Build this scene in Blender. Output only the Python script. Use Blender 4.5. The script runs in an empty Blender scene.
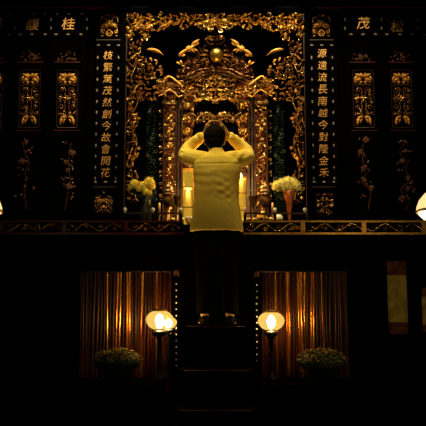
import bpy, bmesh, math, random
from mathutils import Vector, noise
C = bpy.context.scene.collection
PI = math.pi

# ------------------------------------------------------------------ camera
FPX = 696.0                       # focal length in pixels of a 426 px frame
PITCH = math.radians(7.5)
CAM = Vector((0.0, 0.0, 1.35))
cd = bpy.data.cameras.new('camera'); cam = bpy.data.objects.new('camera', cd); C.objects.link(cam)
cam.location = CAM; cam.rotation_euler = (PI / 2 + PITCH, 0, 0)
cd.sensor_width = 36.0; cd.lens = 36.0 * FPX / 426.0; cd.clip_start = 0.05
bpy.context.scene.camera = cam

# ------------------------------------------------------------------ world, lights, exposure
w = bpy.data.worlds.new('night'); bpy.context.scene.world = w; w.use_nodes = True
w.node_tree.nodes['Background'].inputs[0].default_value = (0.0, 0.0, 0.0, 1)
w.node_tree.nodes['Background'].inputs[1].default_value = 0.0
vs = bpy.context.scene.view_settings
vs.view_transform = 'Standard'; vs.look = 'None'; vs.gamma = 1.0; vs.exposure = 0.0; vs.use_curve_mapping = False
WARM = (1.0, 0.66, 0.20)


def spot(name, loc, target, energy, angle, blend=0.6, radius=0.08, col=WARM):
    l = bpy.data.lights.new(name, 'SPOT'); l.energy = energy; l.color = col
    l.spot_size = math.radians(angle); l.spot_blend = blend; l.shadow_soft_size = radius
    o = bpy.data.objects.new(name, l); C.objects.link(o); o.location = loc
    o.rotation_euler = (Vector(target) - Vector(loc)).to_track_quat('-Z', 'Y').to_euler()
    return o


def point(name, loc, energy, radius=0.03, col=WARM, parent=None):
    l = bpy.data.lights.new(name, 'POINT'); l.energy = energy; l.color = col; l.shadow_soft_size = radius
    o = bpy.data.objects.new(name, l); C.objects.link(o); o.location = loc
    if parent: o.parent = parent
    return o


# unseen spots added above and in front of the altar to light it
spot('ceiling_spot_key', (-0.30, 5.0, 5.1), (0.0, 6.1, 3.10), 310, 28, 0.75, 0.06, (1.0, 0.80, 0.27))
for k, (x, e) in enumerate(((-0.85, 190), (-0.3, 105), (0.3, 105), (0.85, 190))):
    spot('ceiling_spot_shrine', (x, 6.25, 5.1), (x * 0.85, 7.1, 3.0), e, 62, 0.8, 0.03, (1.0, 0.86, 0.52))
for x in (-0.68, 0.68):
    spot('ceiling_spot_flowers', (x * 0.6, 2.4, 4.7), (x, 6.45, 2.36), 170, 9, 0.9, 0.04, (1.0, 0.80, 0.30))
for x, e in ((-1.55, 95), (1.55, 80)):
    spot('ceiling_spot_doors', (x, 6.1, 5.1), (x * 1.0, 7.05, 3.1), e, 62, 0.9, 0.03, (1.0, 0.84, 0.50))

# ------------------------------------------------------------------ helpers
CT, ST = math.cos(PITCH), math.sin(PITCH)


def P(px, py, Y):
    """point of the vertical plane at distance Y that the photo shows at px, py"""
    dx, dy = (px - 213.0) / FPX, (213.0 - py) / FPX
    d = Vector((dx, CT - ST * dy, ST + CT * dy))
    return CAM + d * (Y / d.y)


def S(Y, py=150):                    # metres per pixel on that plane
    return (P(214, py, Y) - P(213, py, Y)).x


class G:
    def __init__(s): s.v = []; s.f = []

    def add(s, vs_, fs):
        n = len(s.v); s.v += [Vector(a) for a in vs_]; s.f += [tuple(i + n for i in q) for q in fs]; return s

    def box(s, x0, x1, y0, y1, z0, z1):
        return s.add([(x0, y0, z0), (x1, y0, z0), (x1, y1, z0), (x0, y1, z0), (x0, y0, z1), (x1, y0, z1), (x1, y1, z1), (x0, y1, z1)],
                     [(3, 2, 1, 0), (4, 5, 6, 7), (0, 1, 5, 4), (1, 2, 6, 5), (2, 3, 7, 6), (3, 0, 4, 7)])

    def pbox(s, u0, v0, u1, v1, Y, th):   # pixel rectangle on the plane Y, th metres thick going back
        a, b = P(u0, v1, Y), P(u1, v0, Y)
        return s.box(a.x, b.x, Y, Y + th, a.z, b.z)

    def tube(s, pts, rad, n=6, cap=True):
        pts = [Vector(p) for p in pts]
        if not hasattr(rad, '__len__'): rad = [rad] * len(pts)
        vs_, fs = [], []
        t0 = (pts[1] - pts[0]).normalized()
        ref = Vector((0, 1, 0)) if abs(t0.y) < 0.9 else Vector((1, 0, 0))
        for i, p in enumerate(pts):
            t = (pts[min(i + 1, len(pts) - 1)] - pts[max(i - 1, 0)]).normalized()
            a = t.cross(ref).normalized(); b = t.cross(a).normalized(); ref = b.cross(t) if False else ref
            for k in range(n):
                q = 2 * PI * k / n
                vs_.append(p + (a * math.cos(q) + b * math.sin(q)) * rad[i])
        for i in range(len(pts) - 1):
            for k in range(n):
                k2 = (k + 1) % n
                fs.append((i * n + k, i * n + k2, (i + 1) * n + k2, (i + 1) * n + k))
        if cap:
            fs.append(tuple(range(n - 1, -1, -1))); m = (len(pts) - 1) * n; fs.append(tuple(m + k for k in range(n)))
        return s.add(vs_, fs)

    def lathe(s, c, prof, n=24, cap=True):      # prof: list of (radius, z)
        vs_, fs = [], []
        for r, z in prof:
            for k in range(n):
                q = 2 * PI * k / n
                vs_.append((c[0] + r * math.cos(q), c[1] + r * math.sin(q), c[2] + z))
        for i in range(len(prof) - 1):
            for k in range(n):
                k2 = (k + 1) % n
                fs.append((i * n + k, i * n + k2, (i + 1) * n + k2, (i + 1) * n + k))
        if cap:
            fs.append(tuple(range(n - 1, -1, -1))); m = (len(prof) - 1) * n; fs.append(tuple(m + k for k in range(n)))
        return s.add(vs_, fs)

    def ell(s, c, r, nu=14, nv=9):
        if not hasattr(r, '__len__'): r = (r, r, r)
        vs_ = [(c[0], c[1], c[2] - r[2])]; fs = []
        for i in range(1, nv):
            a = -PI / 2 + PI * i / nv
            for k in range(nu):
                q = 2 * PI * k / nu
                vs_.append((c[0] + r[0] * math.cos(a) * math.cos(q), c[1] + r[1] * math.cos(a) * math.sin(q), c[2] + r[2] * math.sin(a)))
        vs_.append((c[0], c[1], c[2] + r[2])); top = len(vs_) - 1
        for k in range(nu):
            k2 = (k + 1) % nu
            fs.append((0, 1 + k2, 1 + k)); fs.append((top, 1 + (nv - 2) * nu + k, 1 + (nv - 2) * nu + k2))
            for i in range(nv - 2):
                a = 1 + i * nu
                fs.append((a + k, a + k2, a + nu + k2, a + nu + k))
        return s.add(vs_, fs)

    # ---- carving on a plane: F maps (u px, v px, depth px towards the viewer) to the world
    def leaf(s, F, u, v, ang, L, wd, h=None, bend=0.0, d0=0.0, lift=0.3, n=5):
        h = wd * 0.7 if h is None else h
        pts = []; x, y = u, v
        for i in range(n + 1):
            t = i / n; a = ang + bend * (t - 0.3)
            if i: x += math.cos(a) * L / n; y += math.sin(a) * L / n
            pts.append((x, y, a, t))
        vs_ = [F(pts[0][0], pts[0][1], d0)]; fs = []
        for x, y, a, t in pts[1:-1]:
            hw = wd * 0.5 * math.sin(PI * t ** 0.75); b = d0 + lift * h * t
            nx, ny = -math.sin(a), math.cos(a)
            vs_ += [F(x + nx * hw, y + ny * hw, b), F(x, y, b + h * math.sin(PI * (0.15 + 0.75 * t))), F(x - nx * hw, y - ny * hw, b), F(x, y, b - 0.4 * h)]
        vs_.append(F(pts[-1][0], pts[-1][1], d0 + lift * h)); last = len(vs_) - 1; m = n - 1
        for k in range(4):
            k2 = (k + 1) % 4
            fs.append((0, 1 + k, 1 + k2)); fs.append((last, 1 + (m - 1) * 4 + k2, 1 + (m - 1) * 4 + k))
            for i in range(m - 1):
                a = 1 + i * 4
                fs.append((a + k, a + 4 + k, a + 4 + k2, a + k2))
        return s.add(vs_, fs)

    def scroll(s, F, u, v, ang, R, turns=1.2, rad=0.6, hand=1, d0=0.0):
        pts = []; rr = []; n = 14
        for i in range(n + 1):
            t = i / n; q = ang + hand * 2 * PI * turns * t; r = R * (1 - 0.8 * t)
            pts.append(F(u + r * math.cos(q), v + r * math.sin(q), d0 + rad * (0.5 + t))); rr.append(rad * (0.55 + 0.6 * t) * F.s)
        return s.tube(pts, rr, 5)

    def curve(s, F, pts, rad, d0=0.0, n=5, sub=6):       # smooth tapered strand through pixel points
        q = catmull(pts, sub); m = len(q) - 1
        rr = [(rad if not hasattr(rad, '__len__') else rad[0] + (rad[1] - rad[0]) * i / m) * F.s for i in range(m + 1)]
        return s.tube([F(a, b, d0) for a, b in q], rr, n)

    def flower(s, F, u, v, R, n=6, d0=0.0, a0=0.0):
        for k in range(n):
            s.leaf(F, u, v, a0 + 2 * PI * k / n, R, R * 0.8, R * 0.35, 0.3, d0, 1.2, 4)
        c = F(u, v, d0 + R * 0.3)
        return s.ell(c, R * 0.3 * F.s, 8, 6)

    def build(s, name, mat, parent=None, smooth=False, loc=None):
        base = parent_loc(parent) if parent else Vector(loc or (0, 0, 0))
        me = bpy.data.meshes.new(name)
        me.from_pydata([tuple(a - base) for a in s.v], [], s.f); me.update()
        bm = bmesh.new(); bm.from_mesh(me); bmesh.ops.recalc_face_normals(bm, faces=bm.faces); bm.to_mesh(me); bm.free()
        if smooth: me.polygons.foreach_set('use_smooth', [True] * len(me.polygons))
        me.materials.append(mat)
        o = bpy.data.objects.new(name, me); C.objects.link(o)
        if parent: o.parent = parent
        else: o.location = base
        return o


def parent_loc(o):
    l = Vector((0, 0, 0))
    while o: l += o.location; o = o.parent
    return l


def catmull(pts, sub=6):
    p = [pts[0]] + list(pts) + [pts[-1]]; out = []
    for i in range(1, len(p) - 2):
        for k in range(sub):
            t = k / sub
            out.append(tuple(0.5 * (2 * p[i][j] + (p[i + 1][j] - p[i - 1][j]) * t + (2 * p[i - 1][j] - 5 * p[i][j] + 4 * p[i + 1][j] - p[i + 2][j]) * t * t
                                    + (3 * p[i][j] - p[i - 1][j] - 3 * p[i + 1][j] + p[i + 2][j]) * t ** 3) for j in range(len(p[i]))))
    out.append(tuple(pts[-1])); return out


def plane(Y, py=150, mirror=False):
    s_ = S(Y, py)

    def F(u, v, d=0.0):
        q = P(u, v, Y); return Vector((q.x, Y - d * s_, q.z))
    F.s = s_; return F


def thing(name, label, cat, loc=(0, 0, 0), group=None):
    o = bpy.data.objects.new(name, None); C.objects.link(o); o.location = loc; o.empty_display_size = 0.1
    return tag(o, label, cat, group)


def tag(o, label, cat, group=None):
    o['label'] = label; o['category'] = cat
    if group: o['group'] = group
    return o


def struct(o): o['kind'] = 'structure'; return o


def dup(root, loc, label):
    r = root.copy(); C.objects.link(r); r.location = loc; r['label'] = label
    def rec(a, b):
        for ch in list(a.children):
            c = ch.copy()
            C.objects.link(c); c.parent = b; rec(ch, c)
    rec(root, r); return r


# ------------------------------------------------------------------ materials
def mat(name, col, rough=0.5, metal=0.0, col2=None, scale=20.0, bump=0.0, bscale=60.0, emit=None, estr=0.0, lo=0.4, hi=0.65, stretch=None, spec=0.5, sheen=0.0, sss=0.0):
    m = bpy.data.materials.new(name); m.use_nodes = True; nt = m.node_tree; b = nt.nodes['Principled BSDF']
    b.inputs['Base Color'].default_value = (*col, 1); b.inputs['Roughness'].default_value = rough; b.inputs['Metallic'].default_value = metal
    b.inputs['Specular IOR Level'].default_value = spec
    if emit: b.inputs['Emission Color'].default_value = (*emit, 1); b.inputs['Emission Strength'].default_value = estr
    tc = nt.nodes.new('ShaderNodeTexCoord'); src = tc.outputs['Object']
    if stretch:
        mp = nt.nodes.new('ShaderNodeMapping'); mp.inputs['Scale'].default_value = stretch; nt.links.new(src, mp.inputs[0]); src = mp.outputs[0]
    if col2:
        nz = nt.nodes.new('ShaderNodeTexNoise'); nz.inputs['Scale'].default_value = scale; nz.inputs['Detail'].default_value = 4
        nt.links.new(src, nz.inputs['Vector'])
        rp = nt.nodes.new('ShaderNodeValToRGB'); rp.color_ramp.elements[0].position = lo; rp.color_ramp.elements[1].position = hi
        rp.color_ramp.elements[0].color = (*col, 1); rp.color_ramp.elements[1].color = (*col2, 1)
        nt.links.new(nz.outputs['Fac'], rp.inputs[0]); nt.links.new(rp.outputs[0], b.inputs['Base Color'])
    if bump:
        n2 = nt.nodes.new('ShaderNodeTexNoise'); n2.inputs['Scale'].default_value = bscale; n2.inputs['Detail'].default_value = 5
        nt.links.new(src, n2.inputs['Vector'])
        bp = nt.nodes.new('ShaderNodeBump'); bp.inputs['Strength'].default_value = bump; bp.inputs['Distance'].default_value = 0.01
        nt.links.new(n2.outputs['Fac'], bp.inputs['Height']); nt.links.new(bp.outputs[0], b.inputs['Normal'])
    return m


def glow(name, col, strength, see=0.0):       # glass that gives off light; see = how far one sees through it
    m = bpy.data.materials.new(name); m.use_nodes = True; nt = m.node_tree; nt.nodes.clear()
    out = nt.nodes.new('ShaderNodeOutputMaterial'); e = nt.nodes.new('ShaderNodeEmission')
    e.inputs[0].default_value = (*col, 1); e.inputs[1].default_value = strength
    if see:
        t = nt.nodes.new('ShaderNodeBsdfTransparent'); mx = nt.nodes.new('ShaderNodeMixShader'); mx.inputs[0].default_value = see
        nz = nt.nodes.new('ShaderNodeTexNoise'); nz.inputs['Scale'].default_value = 45
        mr = nt.nodes.new('ShaderNodeMapRange'); mr.inputs['To Min'].default_value = see - 0.25; mr.inputs['To Max'].default_value = see + 0.25
        tc = nt.nodes.new('ShaderNodeTexCoord'); nt.links.new(tc.outputs['Object'], nz.inputs['Vector'])
        nt.links.new(nz.outputs['Fac'], mr.inputs[0]); nt.links.new(mr.outputs[0], mx.inputs[0])
        nt.links.new(e.outputs[0], mx.inputs[1]); nt.links.new(t.outputs[0], mx.inputs[2]); nt.links.new(mx.outputs[0], out.inputs[0])
    else:
        nt.links.new(e.outputs[0], out.inputs[0])
    return m


M = {
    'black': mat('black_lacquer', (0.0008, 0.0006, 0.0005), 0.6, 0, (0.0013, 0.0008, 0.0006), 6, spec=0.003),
    'wall': mat('sooty_wall', (0.0008, 0.0006, 0.0005), 0.9, 0, (0.0012, 0.0009, 0.0007), 3, spec=0.005),  # near-black wall colour, slightly varied at random
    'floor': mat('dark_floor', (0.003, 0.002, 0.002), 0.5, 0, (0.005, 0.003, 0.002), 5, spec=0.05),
    'redwood': mat('dark_red_lacquer', (0.10, 0.016, 0.008), 0.4, 0, (0.04, 0.007, 0.004), 8, spec=0.4),
    'brown': mat('brown_lacquer', (0.05, 0.018, 0.010), 0.4, 0.1, (0.02, 0.007, 0.005), 12, spec=0.5),
    'gilt': mat('gilded_carving', (1.0, 0.68, 0.20), 0.25, 1.0, (0.30, 0.10, 0.03), 45, 0.5, 160, lo=0.42, hi=0.6),
    'softgilt': mat('soft_gilt', (0.80, 0.40, 0.06), 0.45, 0.55, (0.50, 0.19, 0.03), 26, 0.3, 120),
    'railgilt': mat('gilded_rail', (0.55, 0.30, 0.06), 0.4, 0.6, (0.35, 0.16, 0.04), 20),  # golder rail colour standing in for pendant light on the right beam
    'bright': mat('bright_gilt', (1.0, 0.70, 0.22), 0.27, 1.0, (0.7, 0.34, 0.07), 30, 0.3, 160),
    'oldgilt': mat('worn_red_gilt', (0.16, 0.045, 0.02), 0.28, 0.95, (0.95, 0.56, 0.16), 45, 0.5, 160, lo=0.42, hi=0.62),
    'dullpearl': mat('dull_pearl', (0.26, 0.21, 0.16), 0.4, 0, (0.14, 0.09, 0.08), 12, spec=0.4),
    'pearl': mat('pearl', (0.75, 0.68, 0.55), 0.3, 0, spec=0.6),
    'inlay': mat('mother_of_pearl', (0.48, 0.36, 0.22), 0.35, 0.1, (0.22, 0.14, 0.11), 8, spec=0.4),
    'script': mat('gilt_script', (0.95, 0.50, 0.14), 0.42, 0.55, (0.45, 0.16, 0.05), 30, 0.3, 120, lo=0.5, hi=0.75),
    'openwork': mat('gilt_openwork', (0.50, 0.24, 0.06), 0.35, 0.8, (0.25, 0.09, 0.03), 30),
    'floral': mat('faded_inlay', (0.17, 0.05, 0.015), 0.5, 0.3, (0.03, 0.010, 0.006), 14),
    'green': mat('green_black_panel', (0.001, 0.003, 0.0015), 0.5, 0, (0.001, 0.0015, 0.001), 14, spec=0.02),
    'jade': mat('green_inlay', (0.008, 0.022, 0.013), 0.3, 0, (0.03, 0.035, 0.022), 30, spec=0.5),
    'shirt': mat('pale_yellow_shirt', (0.86, 0.61, 0.125), 0.8, 0, (0.78, 0.54, 0.10), 9, 0.25, 40, spec=0.15),  # warm lamp tint put into the pale shirt's base colour
    'trousers': mat('black_trousers', (0.0025, 0.002, 0.002), 0.95, 0, spec=0.02),
    'skin': mat('skin', (0.55, 0.28, 0.14), 0.5, 0, (0.48, 0.23, 0.11), 12, spec=0.3),
    'hair': mat('black_hair', (0.004, 0.003, 0.002), 0.7, 0, bump=0.8, bscale=90, stretch=(1, 1, 0.2), spec=0.05),
    'curtain': mat('red_brown_cloth', (0.055, 0.009, 0.004), 0.4, 0.1, (0.012, 0.003, 0.002), 5, 0.05, 24, stretch=(9, 1, 0.3), spec=0.25, lo=.40, hi=.56),
    'curtaingold': mat('gold_stripe_satin', (0.85, 0.38, 0.06), 0.27, 0.92, (0.30, 0.07, 0.015), 5, 0.05, 24, stretch=(9, 1, 0.3), spec=0.5, lo=.42, hi=.6),  # lamp glow on the curtain put into the colour as gold folds
    'petal': mat('yellow_petals', (0.95, 0.78, 0.16), 0.6, 0, (0.90, 0.66, 0.10), 30, spec=0.2),
    'palepetal': mat('cream_petals', (0.97, 0.88, 0.42), 0.6, 0, (0.92, 0.78, 0.28), 30, spec=0.2),
    'stemgreen': mat('dark_leaves', (0.03, 0.05, 0.012), 0.6, 0, (0.02, 0.03, 0.01), 20, spec=0.2),
    'terracotta': mat('red_brown_vase', (0.42, 0.085, 0.012), 0.35, 0.1, (0.28, 0.05, 0.01), 12, spec=0.5),
    'darkvase': mat('dark_glazed_vase', (0.012, 0.010, 0.008), 0.4, 0, spec=0.4),
    'bronze': mat('dark_bronze', (0.20, 0.11, 0.045), 0.38, 0.8, (0.10, 0.05, 0.02), 18),
    'porcelain': mat('white_porcelain', (0.85, 0.78, 0.58), 0.2, 0, spec=0.6),
    'brass': mat('brass', (0.8, 0.48, 0.14), 0.3, 0.9),
    'iron': mat('black_iron', (0.01, 0.008, 0.007), 0.5, 0.3),
    'mums': mat('brown_yellow_blossoms', (0.42, 0.26, 0.045), 0.7, 0, (0.16, 0.10, 0.02), 60, spec=0.1),
    'banner': mat('olive_yellow_cloth', (0.85, 0.66, 0.13), 0.9, 0, (0.50, 0.36, 0.07), 9, 0.2, 50, spec=0.1),
    'bannerend': mat('red_brown_cloth', (0.30, 0.10, 0.04), 0.9, 0, (0.10, 0.03, 0.015), 25, spec=0.1),
    'wax': mat('ivory_wax', (0.8, 0.5, 0.1), 0.5, 0, emit=(1.0, 0.5, 0.05), estr=0.25),
    'dullwax': mat('amber_wax', (0.6, 0.3, 0.06), 0.5, 0),
    'globe': glow('glowing_globe_glass', (1.0, 0.62, 0.13), 1.15, 0.40),
    'lampcore': glow('lamp_flame_core', (1.0, 0.62, 0.18), 190.0),
    'flame': glow('candle_flame', (1.0, 0.62, 0.18), 14.0),
    'shade': glow('lit_shade_glass', (1.0, 0.72, 0.30), 1.15),
    'bowl': glow('lit_bowl_glass', (1.0, 0.86, 0.55), 3.0),
    'lantern': glow('amber_lantern_glass', (1.0, 0.60, 0.04), 0.55, 0.45),
}

# ------------------------------------------------------------------ room shell
ZD = P(213, 221.0, 6.15).z            # altar deck height
ZS = P(213, 326.0, 5.78).z            # step the man stands on
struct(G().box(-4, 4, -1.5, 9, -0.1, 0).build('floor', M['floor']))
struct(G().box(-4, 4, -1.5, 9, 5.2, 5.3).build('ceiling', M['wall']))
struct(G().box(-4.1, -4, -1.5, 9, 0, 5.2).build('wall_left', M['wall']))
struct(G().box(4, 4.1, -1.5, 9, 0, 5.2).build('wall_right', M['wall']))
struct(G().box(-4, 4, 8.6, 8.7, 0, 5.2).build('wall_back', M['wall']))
LX, RX = P(92, 100, 7.12).x, P(338, 100, 7.12).x
struct(G().box(-4, P(125, 100, 7.14).x, 7.14, 7.22, ZD + 0.003, 5.2).build('wall_screen_left', M['wall']))
struct(G().box(P(306, 100, 7.14).x, 4, 7.14, 7.22, ZD + 0.003, 5.2).build('wall_screen_right', M['wall']))
ZT = P(213, 12, 7.1).z
struct(G().box(P(125, 100, 7.14).x, P(306, 100, 7.14).x, 7.14, 7.22, ZT, 5.2).build('wall_screen_top', M['wall']))
struct(G().pbox(-60, 0, 490, 7, 7.06, 0.08).build('trim_1', M['wall'])); struct(G().pbox(-60, 6.6, 490, 7.2, 7.045, 0.095).build('trim_2', M['redwood']))

# ------------------------------------------------------------------ deck, steps, dark front
deck = thing('altar_deck', 'wide black lacquered altar deck carrying the shrine, vases and lanterns', 'altar platform', (0, 6.4, 0))
g = G(); g.box(-3.98, P(183, 220, 6.17).x, 6.17, 8.59, ZD - 0.10, ZD); g.box(P(243, 220, 6.17).x, 3.98, 6.17, 8.59, ZD - 0.10, ZD)
g.box(P(183, 220, 6.17).x, P(243, 220, 6.17).x, 6.42, 8.59, ZD - 0.10, ZD)
g.build('deck_top', M['black'], deck)
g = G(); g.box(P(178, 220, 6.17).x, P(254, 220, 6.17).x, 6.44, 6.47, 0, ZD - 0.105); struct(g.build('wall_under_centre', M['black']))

stair = thing('altar_steps', 'black wooden steps climbing to the altar where the man stands', 'steps', (0, 5.8, 0))
rows = [(326, 5.78, 187, 246, 6.43), (370, 5.46, 184, 249, 5.78), (410, 5.14, 180, 252, 5.46)]
for v, Y, a, b, Yb in rows:
    z = P(213, v, Y).z; xa, xb = P(a - 4, v, Y).x, P(b + 4, v, Y).x
    G().box(xa, xb, Y, Yb, z - 0.035, z).build('tread', M['black'], stair)
    G().box(xa + 0.01, xb - 0.01, Y + 0.025, Yb if Yb < 6 else 6.43, 0, z - 0.035).build('riser', M['black'], stair)
    g = G(); g.tube([(P(a, v, Y).x, Y - 0.001, z - 0.006), (P(b, v, Y).x, Y - 0.001, z - 0.006)], 0.005, 6); g.build('nosing', M['redwood'], stair)
for k in range(2):
    Y = 4.82 - 0.32 * k; z = 0.50 - 0.25 * k
    G().box(-0.27, 0.29, Y, Y + 0.32, z - 0.035, z).build('tread', M['black'], stair)
    G().box(-0.26, 0.28, Y + 0.02, Y + 0.32, 0, z - 0.035).build('riser', M['black'], stair)

for a, b, k in ((-3.9, P(171.5, 250, 6.15).x, 3), (P(261, 250, 6.15).x, P(350, 250, 6.15).x, 4)):
    struct(G().box(a, b, 6.135, 6.165, P(213, 272, 6.15).z + .016, ZD - 0.105).build('trim_%d' % k, M['black']))  # black boards added to darken the curtain tops, standing in for shade

# posts with inlaid dots on both sides of the steps
for u, v0, lab in ((176.3, 273, 'black post left of the steps with a line of pearl dots under an inlaid flower'),
                   (256.8, 274, 'black post right of the steps with a line of pearl dots under an inlaid flower')):
    Y = 6.05; b = P(u, 300, Y)
    t = thing('stair_post', lab, 'post', (b.x, Y, 0), 'inlaid posts beside the steps')
    top = P(u, 238, Y).z
    g = G(); g.box(b.x - 0.021, b.x + 0.021, Y, Y + 0.05, 0, top); g.box(b.x - 0.028, b.x + 0.028, Y - 0.01, Y + 0.06, top, min(top + 0.03, ZD - 0.12)); g.build('post', M['black'], t)
    F = plane(Y, 300); g = G()
    for k in range(14):
        v = v0 + 11 + 6.3 * k
        c = F(u, v, 0.1); G().ell(c, (0.0062, 0.004, 0.0072), 8, 6).build('pearl_dot', M['pearl'], t)
    g = G(); g.flower(F, u, v0, 3.2, 8, 0.05)
    for k in range(4): g.leaf(F, u, v0, PI / 4 + k * PI / 2, 5.5, 1.0, 0.3)
    g.build('flower_inlay', M['floral'], t)

# ------------------------------------------------------------------ curtains under the deck
def curtain(u0, u1, lab, seed, gold):  # gold: columns of the folds that carry the painted lamp glow
    rng = random.Random(seed); Y = 6.15; x0, x1 = P(u0, 300, Y).x, P(u1, 300, Y).x
    z0, z1 = 0.35, P(213, 272, 6.15).z; px_ = S(Y, 300)
    t = thing('curtain', lab, 'curtain', ((x0 + x1) / 2, Y, z0), 'curtains under the altar deck')
    x = x0; gs = (G(), G()); rows_ = 14
    while x < x1:
        wd = min(rng.uniform(0.014, 0.036), x1 - x + 1e-3); dp = wd * rng.uniform(0.25, 0.6); uc = u0 + (x + wd / 2 - x0) / px_
        g = gs[1 if any(abs(uc - a) < b for a, b in gold) else 0]; n = 9; vs_, fs = [], []  # folds at the listed columns carry the painted lamp glow
        for back in (0, 1):
            for r in range(rows_ + 1):
                z = z0 + (z1 - z0) * r / rows_; sway = 0.004 * math.sin(z * 5 + x * 30)
                for k in range(n):
                    vs_.append((x + wd * k / (n - 1) + sway, Y - dp * abs(math.sin(PI * k / (n - 1))) ** 0.8 * (1 + .12 * math.sin(z * 7 + x * 50)) + back * .005, z))
        m = (rows_ + 1) * n
        for r in range(rows_):
            for k in range(n - 1):
                q = (r * n + k, r * n + k + 1, (r + 1) * n + k + 1, (r + 1) * n + k)
                fs.append(q); fs.append(tuple(m + i for i in reversed(q)))
        g.add(vs_, fs); x += wd
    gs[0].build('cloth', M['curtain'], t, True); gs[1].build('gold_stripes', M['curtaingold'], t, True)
    G().tube([(x0, Y, z1 + .004), (x1, Y, z1 + .004)], 0.012, 8).build('curtain_rail', M['iron'], t)


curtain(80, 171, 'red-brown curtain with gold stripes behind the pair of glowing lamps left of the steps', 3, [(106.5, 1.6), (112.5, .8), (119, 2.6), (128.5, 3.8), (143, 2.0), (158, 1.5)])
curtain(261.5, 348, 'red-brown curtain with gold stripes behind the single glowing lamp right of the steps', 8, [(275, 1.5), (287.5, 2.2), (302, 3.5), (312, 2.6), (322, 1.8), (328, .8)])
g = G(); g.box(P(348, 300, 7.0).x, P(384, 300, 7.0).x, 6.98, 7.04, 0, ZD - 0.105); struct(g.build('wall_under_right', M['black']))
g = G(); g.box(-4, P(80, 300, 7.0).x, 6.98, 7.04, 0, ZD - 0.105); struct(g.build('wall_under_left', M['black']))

# ------------------------------------------------------------------ low tables with oil lamps and pots
def low_table(u0, u1, v, lab):
    Y0, Y1 = 5.50, 6.06; z = P(213, v, 6.0).z; x0, x1 = P(u0, v, 6.0).x, P(u1, v, 6.0).x
    t = thing('offering_table', lab, 'table', ((x0 + x1) / 2, 6.0, 0), 'tables beside the steps')
    G().box(x0, x1, Y0, Y1, z - 0.04, z).build('table_top', M['black'], t)
    for sx in (x0 + 0.04, x1 - 0.04):
        for sy in (Y0 + 0.05, Y1 - 0.05):
            G().box(sx - 0.03, sx + 0.03, sy - 0.03, sy + 0.03, 0, z - 0.04).build('leg', M['black'], t)
    G().box(x0 + 0.05, x1 - 0.05, Y0 + 0.03, Y0 + 0.05, z - 0.16, z - 0.04).build('apron', M['black'], t)
    return z


zt = low_table(76, 166, 378, 'black table left of the steps under two lamps and a flower pot')
low_table(267, 366, 378, 'black table right of the steps under one lamp and a flower pot')


def oil_lamp(u, v, Y, r, lab, power):
    c = P(u, v, Y); t = thing('oil_lamp', lab, 'lamp', (c.x, Y, zt), 'globe oil lamps by the curtains')
    k = r; h = c.z - zt
    G().lathe((c.x, Y, zt), [(0.065, 0), (0.07, 0.012), (0.035, 0.03), (0.018, 0.06), (0.016, 0.10), (0.026, 0.12), (0.018, 0.14), (0.02, h - k * 1.35), (0.05, h - k * 1.1), (0.056, h - k * 0.9), (0.03, h - k * 0.78)], 20).build('lamp_base', M['iron'], t, True)
    G().lathe((c.x, Y, c.z), [(0.45 * k, -0.70 * k), (0.75 * k, -0.54 * k), (0.96 * k, -0.24 * k), (1.02 * k, 0.0), (0.95 * k, 0.26 * k), (0.72 * k, 0.50 * k), (0.52 * k, 0.60 * k)], 28, False).build('globe', M['globe'], t, True)
    G().lathe((c.x, Y, c.z), [(0.53 * k, 0.60 * k), (0.56 * k, 0.64 * k), (0.55 * k, 0.80 * k), (0.50 * k, 0.80 * k), (0.50 * k, 0.61 * k)], 24, False).build('globe_collar', M['brass'], t, True)
    G().lathe((c.x, Y, c.z), [(0.014, -0.60 * k), (0.028, -0.35 * k), (0.036, -.05 * k), (0.024, 0.25 * k), (0.006, 0.42 * k)], 16).build('flame_glow', M['lampcore'], t, True)
    for a in range(4):
        q = a * PI / 2 + 0.5
        G().ell((c.x + 0.06 * math.cos(q), Y + 0.06 * math.sin(q), zt + h - k * 1.25), 0.006, 6, 5).build('glass_drop', M['inlay'], t)


oil_lamp(159.6, 319.6, 5.80, 0.112, 'lit globe oil lamp nearest the left side of the steps, the fore one of two', 7)
oil_lamp(168.2, 322.5, 5.97, 0.072, 'lit globe oil lamp half hidden behind another lit lamp', 4)
oil_lamp(271.2, 320.6, 5.90, 0.110, 'single lit globe oil lamp on the table right of the steps', 8)


def mum_pot(u, v, lab, seed):
    rng = random.Random(seed); Y = 5.72; c = P(u, v + 6, Y)
    t = thing('flower_pot', lab, 'potted flowers', (c.x, Y, zt), 'potted flowers on the low tables')
    h = c.z - zt
    G().lathe((c.x, Y, zt), [(0.09, 0), (0.10, 0.01), (0.13, h * 0.7), (0.14, h * 0.72), (0.14, h * 0.8), (0.12, h * 0.8)], 24).build('pot', M['iron'], t, True)
    g = G(); fl = G()
    g.ell((c.x, Y, c.z - 0.04), (0.19, 0.17, 0.095), 20, 10)
    for i in range(330):
        a = rng.uniform(0, 2 * PI); e = math.asin(rng.uniform(0.15, 1)); R = rng.uniform(0.95, 1.08)
        p = Vector((c.x + 0.2 * R * math.cos(e) * math.cos(a), Y + 0.175 * R * math.cos(e) * math.sin(a), c.z - 0.04 + 0.105 * R * math.sin(e)))
        if rng.random() < 0.7: fl.ell(p, (rng.uniform(.006, .011), rng.uniform(.006, .011), rng.uniform(.004, .007)), 6, 4)
        else: g.ell(p, (0.012, 0.006, 0.004), 5, 4)
    g.build('foliage', M['stemgreen'], t)
    o = fl.build('blossoms', M['mums'], t); o['kind'] = 'stuff'


mum_pot(117, 351, 'domed pot of small blossoms on the table left of the steps', 4)
mum_pot(322, 351, 'domed pot of small blossoms on the table right of the steps', 5)

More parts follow.
